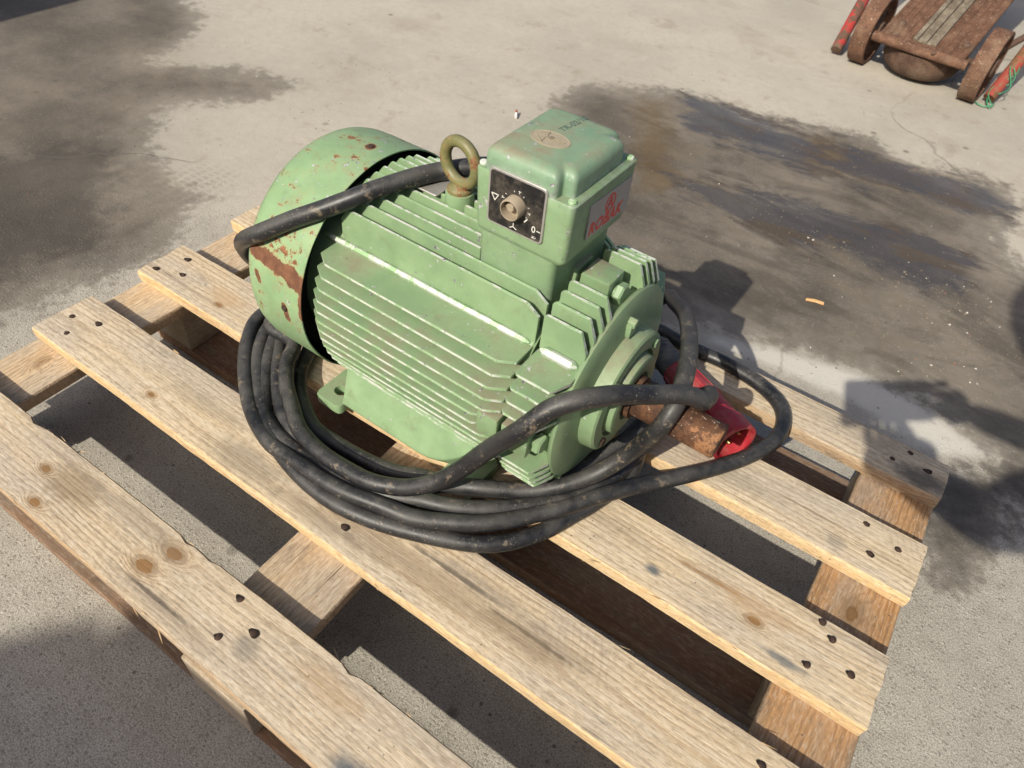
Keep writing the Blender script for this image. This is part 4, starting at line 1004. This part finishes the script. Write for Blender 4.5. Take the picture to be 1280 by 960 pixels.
# ------------------------------------------------------------------ rusty cart
cart = empty('iron_cart', (.79, 2.25, 0), R(-6))
tag(cart, 'rusty iron cart with two small wheels on the bare concrete', 'cart')
def wheel(x):
    mb = MB(); Rw = .104; hw = .0265; prof = [(-hw, Rw - .012), (-hw, Rw), (hw, Rw), (hw, Rw - .012), (-hw, Rw - .012)]
    mb.lathe(prof, (x, 0, Rw), (1, 0, 0), 56, cap0=False, cap1=False)
    rim = mb.build('wheel', M_CART, cart, smooth=30, bevel=.002, seg=1)
    mb = MB(); mb.lathe([(-.03, .028), (.03, .028)], (x, 0, Rw), (1, 0, 0), 20)
    mb.build('hub', M_CARTD, rim, bevel=.003)
    for k in range(6):
        a = k * math.pi / 3 + .3; mb = MB(); mb.tube([(x, math.cos(a) * .026, Rw + math.sin(a) * .026), (x, math.cos(a) * .096, Rw + math.sin(a) * .096)], .008, 8)
        mb.build('spoke', M_CARTD, rim, smooth=40)
wheel(-.176); wheel(.184)
mb = MB(); mb.tube([(-.210, 0, .100), (.210, 0, .100)], .011, 12); mb.build('axle', M_CARTD, cart)
# sloping ribbed deck
tl = R(15); Md = Matrix.Translation((0, -.075, .108)) @ Matrix.Rotation(tl, 4, 'X')
mb = MB(); mb.box(-.136, .130, .0, .95, -.006, .006)
for i in range(len(mb.v)):
    pass
deckp = mb.build('plate', M_CART, cart, bevel=.002, seg=1); deckp.matrix_local = Md
for k in range(13):
    x = -.126 + .021 * k
    if abs(x) < .036: continue
    mb = MB(); mb.box(x - .0014, x + .0014, .018, .94, .0055, .0088); o = mb.build('plate_rib', M_CART, deckp, bevel=.0006, seg=1)
mb = MB(); mb.tube([(-.147, .004, .0), (-.05, .001, .001), (.05, .003, -.001), (.147, .004, 0)], .0155, 14); o = mb.build('front_bar', M_CART, cart, smooth=50); o.matrix_local = Md
mb = MB(); mb.lathe([(.012, .0075), (.0185, .0070), (.0205, .005), (.021, .001)], (.045, .0, 0), (0, -.5, .86), 8); o = mb.build('bar_bolt', M_CARTD, cart, smooth=30); o.matrix_local = Md
mb = MB()
for x0, x1, h in ((-.036, -.022, .017), (-.0215, -.0070, .011), (-.0065, .0065, .018), (.0070, .0215, .011), (.022, .036, .017)): mb.box(x0, x1, .030, .95, .006, h)
o = mb.build('grooved_rail', M_RAIL, cart, bevel=.0012, seg=1, smooth=30, weld=False); o.matrix_local = Md
for x, y in ((-.098, .095), (.108, .085), (-.098, .5), (.108, .5)):
    mb = MB(); mb.lathe([(.004, .0125), (.012, .0115), (.015, .0075), (.016, .001)], (x, y, 0), (0, 0, 1), 10); o = mb.build('rivet', M_CARTD, cart, smooth=45); o.matrix_local = Md
mb = MB(); mb.lathe([(0, .001), (.003, .055), (.012, .088), (.028, .110), (.05, .120), (.085, .122), (.088, .110)], (-.004, .045, .003), (0, 0, 1), 44); mb.build('domed_pan', M_CARTD, cart, smooth=60)
mb = MB(); mb.tube([(-.252, -.034, .0195), (-.258, .02, .065), (-.285, .28, .29), (-.315, .57, .53)], .0185, 16); mb.build('red_handle', M_REDPIPE, cart, smooth=50)
mb = MB(); mb.tube([(.2385, .008, .0195), (.250, .09, .095), (.275, .35, .33), (.31, .686, .62)], .0185, 16); mb.build('brown_handle', M_ORPIPE, cart, smooth=50)
mb = MB(); mb.tube([(.19, .06, .13), (.29, .33, .22), (.36, .55, .29)], .010, 10); mb.build('tie_rod', M_CARTD, cart, smooth=50)
Mc = Matrix.Translation((.79, 2.25, 0)) @ Matrix.Rotation(R(-6), 4, 'Z')
mb = MB()
for k in range(3):
    P_ = []
    for t in range(12):
        u = t / 11; hx = .2385 + .013 * u + .018 * math.cos(u * 7 + k) + .004 * k; hz = .006 + .10 * u ** 1.3; hy = -.022 + .085 * u - .012 * math.sin(u * 5 + 2 * k)
        P_.append(Mc @ Vector((hx + .006 * (1 - u), hy, hz)))
    mb.tube(catmull(P_, .008), .0015, 6)
P_ = [Mc @ Vector(v) for v in ((.21, -.012, .004), (.222, -.03, .006), (.240, -.034, .006), (.256, -.022, .008), (.262, .0, .012))]
mb.tube(catmull(P_, .008), .0018, 6)
tw = mb.build('twine', M_STR, None, smooth=60, weld=False); tag(tw, 'frayed green twine snagged on the brown handle of the iron cart', 'twine')

# ------------------------------------------------------------------ litter
def sliver(name, x, y, L_, W_, ang, mat, label, cat, z=.004, h=.0035):
    mb = MB(); n = 8; rings = []
    for i in range(n + 1):
        t = i / n; wd = W_ * (.35 + .65 * math.sin(math.pi * min(.5, t * .9 + .12))) * (1 + .2 * mnoise.noise(Vector((t * 6, x * 9, 0)))); c = (t - .5) * L_; off = .003 * math.sin(t * 3) 
        rings.append([(c, off - wd / 2, 0), (c, off + wd / 2, 0), (c, off + wd * .42, h), (c, off - wd * .42, h * .8)])
    mb.loft(rings); o = mb.build(name, mat, None, smooth=0); o.location = (x, y, z - .0035); o.rotation_euler = (R(3), R(-2), ang)
    return tag(o, label, cat)
sliver('wood_chip', .9109, .8833, .036, .006, R(14), M_CHIP, 'small tan wood chip lying on the damp concrete beside the shadow of the motor', 'wood chip')
cdir = (-.52, .80, .30)
mb = MB(); mb.lathe([(0, .0034), (.017, .0036), (.0171, .001)], (0, 0, .0037), cdir, 12, mi=0); mb.lathe([(.0168, .0036), (.027, .0035), (.0273, .001)], (0, 0, .0037), cdir, 12, mi=1)
cig = mb.build('cigarette_butt', [M_WHITE, plain('brown_filter', (.26, .09, .05), .8)], None, smooth=30); cig.location = (.003, 1.112, .0005)
tag(cig, 'white cigarette butt with brown end on the concrete behind the switch box', 'cigarette butt')
# grit: countless crumbs of stone, thicker on the damp ground
mbp = MB()
for i in range(5200):
    q = rng.random()
    if q < .45: x, y = rng.uniform(.25, 1.5), rng.uniform(.55, 1.65)
    elif q < .55: x, y = rng.gauss(1.17, .06), rng.gauss(.93, .10)
    elif q < .63: x, y = rng.gauss(.93, .17), rng.gauss(1.12, .03)
    elif q < .75: x, y = rng.uniform(-1.2, 0), rng.uniform(-.1, 1.2)
    else: x, y = rng.uniform(-.5, 1.6), rng.uniform(-.9, 1.9)
    r_ = .0005 + .0021 * rng.random() ** 9
    if .45 <= q < .63: r_ *= 1.45
    if y < .5 and -.05 < x < 1.25: r_ *= .8
    a = rng.uniform(0, 6.28); e = [Vector((math.cos(a + k * 2.094) * r_ * rng.uniform(.6, 1.2), math.sin(a + k * 2.094) * r_ * rng.uniform(.6, 1.2), 0)) for k in range(3)]
    c = Vector((x, y, .0)); t = c + Vector((rng.uniform(-.4, .4) * r_, rng.uniform(-.4, .4) * r_, r_ * rng.uniform(.6, 1.2)))
    b = [c + v for v in e]; mi = 0 if rng.random() < .90 else (1 if rng.random() < .72 else 2)
    if .45 <= q < .55 and rng.random() < .10: mi = 1
    for k in range(3): mbp.face((b[k], b[(k + 1) % 3], t), mi)
gr = mbp.build('grit', [plain('grit_brown', (.17, .135, .10), .9), plain('grit_pale', (.50, .46, .40), .8), plain('grit_red', (.30, .12, .07), .9)], None, smooth=0, weld=False); tag(gr, kind='stuff')

# ------------------------------------------------------------------ outside the frame: the photographer and two added blockers that cast shade into the picture
M_SKIN = plain('skin', (.52, .31, .22), .55, nz=.08, scale=30)
M_SHIRT = plain('navy_cloth', (.035, .045, .075), .9, nz=.2, scale=200)
M_JEANS = plain('blue_denim', (.06, .085, .15), .9, nz=.25, scale=300)
M_HAIR = plain('brown_hair', (.05, .03, .018), .7, nz=.4, scale=200)
M_SHOE = plain('dark_leather', (.03, .025, .02), .5)
person = empty('person', (1.5, -1.15, 0))
tag(person, 'person in navy shirt and jeans bending forward with a phone held out in both hands', 'person')
def skinned(name, pts, edges, mat, parent, sub=2, root=0):
    me = bpy.data.meshes.new(name); me.from_pydata([p[:3] for p in pts], edges, [])
    o = bpy.data.objects.new(name, me); C.objects.link(o)
    md = o.modifiers.new('skin', 'SKIN'); md.use_smooth_shade = True
    for i, p in enumerate(pts):
        sv = me.skin_vertices[0].data[i]; sv.radius = (p[3], p[4] if len(p) > 4 else p[3]); sv.use_root = (i == root)
    s2 = o.modifiers.new('sub', 'SUBSURF'); s2.levels = sub; s2.render_levels = sub
    dg = bpy.context.evaluated_depsgraph_get(); dg.update()
    nm = bpy.data.meshes.new_from_object(o.evaluated_get(dg)); bpy.data.objects.remove(o)
    nm.materials.clear(); nm.materials.append(mat)
    nm.polygons.foreach_set('use_smooth', [True] * len(nm.polygons))
    r = link(name, nm, parent); r.matrix_parent_inverse = Matrix.Translation((-1.5, 1.15, 0)) if parent == person else Matrix()
    return r
hips = (1.62, -1.22, .92); belly = (1.56, -1.12, 1.08); chest = (1.46, -.99, 1.24); neck = (1.36, -.88, 1.36)
LSH = (1.27, -1.0, 1.31); RSH = (1.56, -.80, 1.31); LEL = (1.23, -.72, 1.0); REL = (1.42, -.50, 1.03); LW = (1.11, -.53, .868); RW = (1.185, -.415, .945)
body = [(*hips, .13, .10), (*belly, .12, .095), (*chest, .14, .10), (*neck, .05), (1.28, -.80, 1.45, .055),
        (*LSH, .055), (*LEL, .045), (*LW, .032), (1.075, -.50, .862, .036, .028), (*RSH, .055), (*REL, .040), (*RW, .026), (1.15, -.405, .935, .034, .02),
        (1.55, -1.30, .88, .085), (1.45, -1.12, .48, .055), (1.47, -1.28, .09, .036), (1.44, -1.16, .045, .035), (1.73, -1.16, .88, .085), (1.66, -.98, .48, .055), (1.72, -1.12, .09, .036), (1.68, -1.0, .045, .035)]
be = [(0, 1), (1, 2), (2, 3), (3, 4), (2, 5), (5, 6), (6, 7), (7, 8), (2, 9), (9, 10), (10, 11), (11, 12), (0, 13), (13, 14), (14, 15), (15, 16), (0, 17), (17, 18), (18, 19), (19, 20)]
skinned('body', body, be, M_SKIN, person)
shirt = [(*hips, .145, .115), (*belly, .135, .11), (*chest, .155, .115), (1.40, -.93, 1.31, .08), (*LSH, .07), tuple(Vector(LSH).lerp(Vector(LEL), .8)) + (.055,), (*RSH, .07), tuple(Vector(RSH).lerp(Vector(REL), .8)) + (.055,)]
skinned('shirt', shirt, [(0, 1), (1, 2), (2, 3), (2, 4), (4, 5), (2, 6), (6, 7)], M_SHIRT, person)
tr_ = [(*hips, .15, .12), (1.55, -1.30, .86, .10), (1.45, -1.12, .48, .072), (1.47, -1.27, .12, .06), (1.73, -1.16, .86, .10), (1.66, -.98, .48, .072), (1.72, -1.11, .12, .06)]
skinned('trousers', tr_, [(0, 1), (1, 2), (2, 3), (0, 4), (4, 5), (5, 6)], M_JEANS, person)
for a, b in (((1.48, -1.30, .05), (1.42, -1.06, .035)), ((1.73, -1.14, .05), (1.66, -.90, .035))):
    skinned('shoe', [(*a, .045, .045), tuple((Vector(a) + Vector(b)) / 2) + (.050, .04), (*b, .04, .03)], [(0, 1), (1, 2)], M_SHOE, person)
fw = Vector((-.5, .70, -.5)).normalized(); hr = Vector((.82, .57, 0)).normalized(); hu = hr.cross(fw); hc = Vector((1.21, -.73, 1.50))
mb = MB(); n = 24; rings = []
for i in range(17):                                      # head: crown to chin, with brow, nose and jaw worked in
    t = i / 16; ph = math.pi * (t * .98 + .01); zz = math.cos(ph) * .118; rr = math.sin(ph)
    ring = []
    for j in range(n):
        a = 2 * math.pi * j / n; dx = math.cos(a); dy = math.sin(a)
        rx = .076 * rr * (1 - .18 * max(0, t - .6)); ry = .096 * rr * (1 - .10 * max(0, t - .6))
        nose = .024 * math.exp(-((a - math.pi / 2) / .16) ** 2 - ((t - .60) / .06) ** 2) - .010 * math.exp(-((abs(a - math.pi / 2) - .42) / .16) ** 2 - ((t - .50) / .045) ** 2)
        nose += .006 * math.exp(-((a - math.pi / 2) / .35) ** 2 - ((t - .72) / .03) ** 2)
        ring.append(hc + hr * dx * rx + fw * (dy * ry + nose) + hu * zz)
    rings.append(ring)
mb.loft(rings); head = mb.build('head', M_SKIN, person, smooth=70); head.matrix_parent_inverse = Matrix.Translation((-1.5, 1.15, 0))
for sg in (1, -1):
    mb = MB(); c = hc + hr * sg * .078 - hu * .005; mb.torus(c, fw * .7 + hu * .3, hu, .020, .007, 18, 8); e = mb.build('ear', M_SKIN, head, smooth=60)
    mb = MB(); c = hc + hr * sg * .031 + fw * .082 + hu * .0; mb.lathe([(-.011, .001), (-.007, .009), (0, .012), (.007, .009), (.011, .001)], c, fw, 14); e = mb.build('eye', M_WHITE, head, smooth=60)
mb = MB(); rings = []
for i in range(10):
    t = i / 9; ph = math.pi * (.01 + .52 * t); ring = []
    for j in range(n):
        a = 2 * math.pi * j / n; fr = max(0, math.sin(a)); k = 1.09 if t < .62 else 1.09 - .12 * fr * (t - .62) / .38
        drop = .16 * (1 - fr) * t; ph2 = ph + drop
        ring.append(hc + hr * math.cos(a) * .076 * math.sin(ph2) * k + fw * math.sin(a) * .096 * math.sin(ph2) * k + hu * math.cos(ph2) * .118 * 1.07)
    rings.append(ring)
mb.loft(rings); mb.build('hair', M_HAIR, head, smooth=70)
phone = empty('phone', tuple(CAM)); tag(phone, 'black phone held sideways in the hands of the person in the navy shirt', 'phone')
Mp = Matrix((cr, cu, -cf)).transposed().to_4x4()
mb = MB(); mb.prism(roundrect(-.035, .124, -.045, .030, .010), lambda a, b, h: Mp @ Vector((a, b, h)), .004, .012)
mb.build('phone_body', M_BLACKPL, phone, bevel=.0012)
mb = MB(); mb.prism(roundrect(-.031, .120, -.042, .027, .007), lambda a, b, h: Mp @ Vector((a, b, h)), .0121, .0124)
mb.build('phone_screen', plain('phone_glass', (.01, .01, .012), .1), phone, smooth=0)
def finger(hand, base, tip, bend, r):
    b = Vector(base); t = Vector(tip); m_ = (b + t) / 2 + Vector(bend)
    skinned('finger', [(*b, r), (*((b + m_) / 2), r * .98), (*m_, r * .95), (*((m_ + t) / 2), r * .9), (*t, r * .75)], [(0, 1), (1, 2), (2, 3), (3, 4)], M_SKIN, person, 1)
def pw(a, b, h): return tuple(CAM + (Mp @ Vector((a, b, h))))
for k in range(4):                                       # right hand behind the right end, left hand under the lower edge
    finger(None, pw(.150, -.030 + .018 * k, .022), pw(.100 + .004 * k, -.034 + .017 * k, .001), tuple(-cf * -.012 + cr * .012), .0085)
    finger(None, pw(.070 - .019 * k, -.075, .020), pw(.062 - .018 * k, -.040 + .003 * (k % 2), .001), tuple(cf * .012 - cu * .010), .0085)
skinned('palm', [(*pw(.165, -.05, .045), .030), (*pw(.150, -.02, .036), .034, .022), (*pw(.148, .015, .034), .028, .018)], [(0, 1), (1, 2)], M_SKIN, person)
skinned('palm', [(*pw(.105, -.115, .055), .038), (*pw(.060, -.104, .040), .044, .034), (*pw(.012, -.092, .036), .042, .030), (*pw(-.012, -.080, .034), .030, .024)], [(0, 1), (1, 2), (2, 3)], M_SKIN, person)
finger(None, pw(.150, -.035, .030), pw(.095, -.010, .021), tuple(-cf * .008), .0105)
finger(None, pw(.075, -.078, .030), pw(.040, -.030, .021), tuple(-cf * .008), .0105)
# unseen ribbed box and sloping slab, added to cast soft-edged shade
M_GSTEEL = paint('grey_steel', (.16, .175, .18), rustf=.6, dust=.4)
def shade_caster(x, y, rz, sx, sy, h, label):
    bx = empty('steel_shade_box', (x, y, 0), rz); tag(bx, label, 'shade_caster')
    mb = MB(); mb.box(-sx, sx, -sy, sy, .10, h); mb.build('shade_box_body', M_GSTEEL, bx, bevel=.01)
    for sg in (1, -1):
        n = int(sx / .12)
        for k in range(n):
            mb = MB(); xx = -sx + .06 + (2 * sx - .12) * k / (n - 1); mb.box(xx - .03, xx + .03, sg * (sy + .010) - .012, sg * (sy + .010) + .012, .14, h - .05); mb.build('shade_box_rib', M_GSTEEL, bx, bevel=.004, seg=1)
    for a in (-1, 1):
        for b in (-1, 1):
            mb = MB(); mb.box(a * (sx - .1) - .06, a * (sx - .1) + .06, b * (sy - .1) - .06, b * (sy - .1) + .06, 0, .0995); mb.build('shade_box_foot', M_GSTEEL, bx, bevel=.004, seg=1)
shade_caster(-2.35, -.62, 0, .80, .60, 1.22, 'unseen grey ribbed steel box added left of the pallet to cast shade')
shade_wall = empty('concrete_shade_wall', (0, 0, 0)); tag(shade_wall, 'unseen grey concrete slab with one sloping end, added in front of the pallet to cast shade', 'shade_wall')
mb = MB(); mb.prism([(-2.1, -.01), (.145, 2.5), (5.0, 2.5), (5.0, -.01)], lambda a, b, h: (a, h, b), -3.78, -3.48)  # sloping end gives the cast shade its slanted edge
mb.build('shade_wall_panel', plain('shade_wall_concrete', (.36, .34, .31), .9, nz=.2, scale=6), shade_wall, bevel=.01)
mb = MB(); mb.box(.18, 5.04, -3.83, -3.43, 2.503, 2.56); mb.build('shade_wall_coping', plain('shade_coping_concrete', (.42, .40, .36), .9, nz=.2, scale=9), shade_wall, bevel=.008)
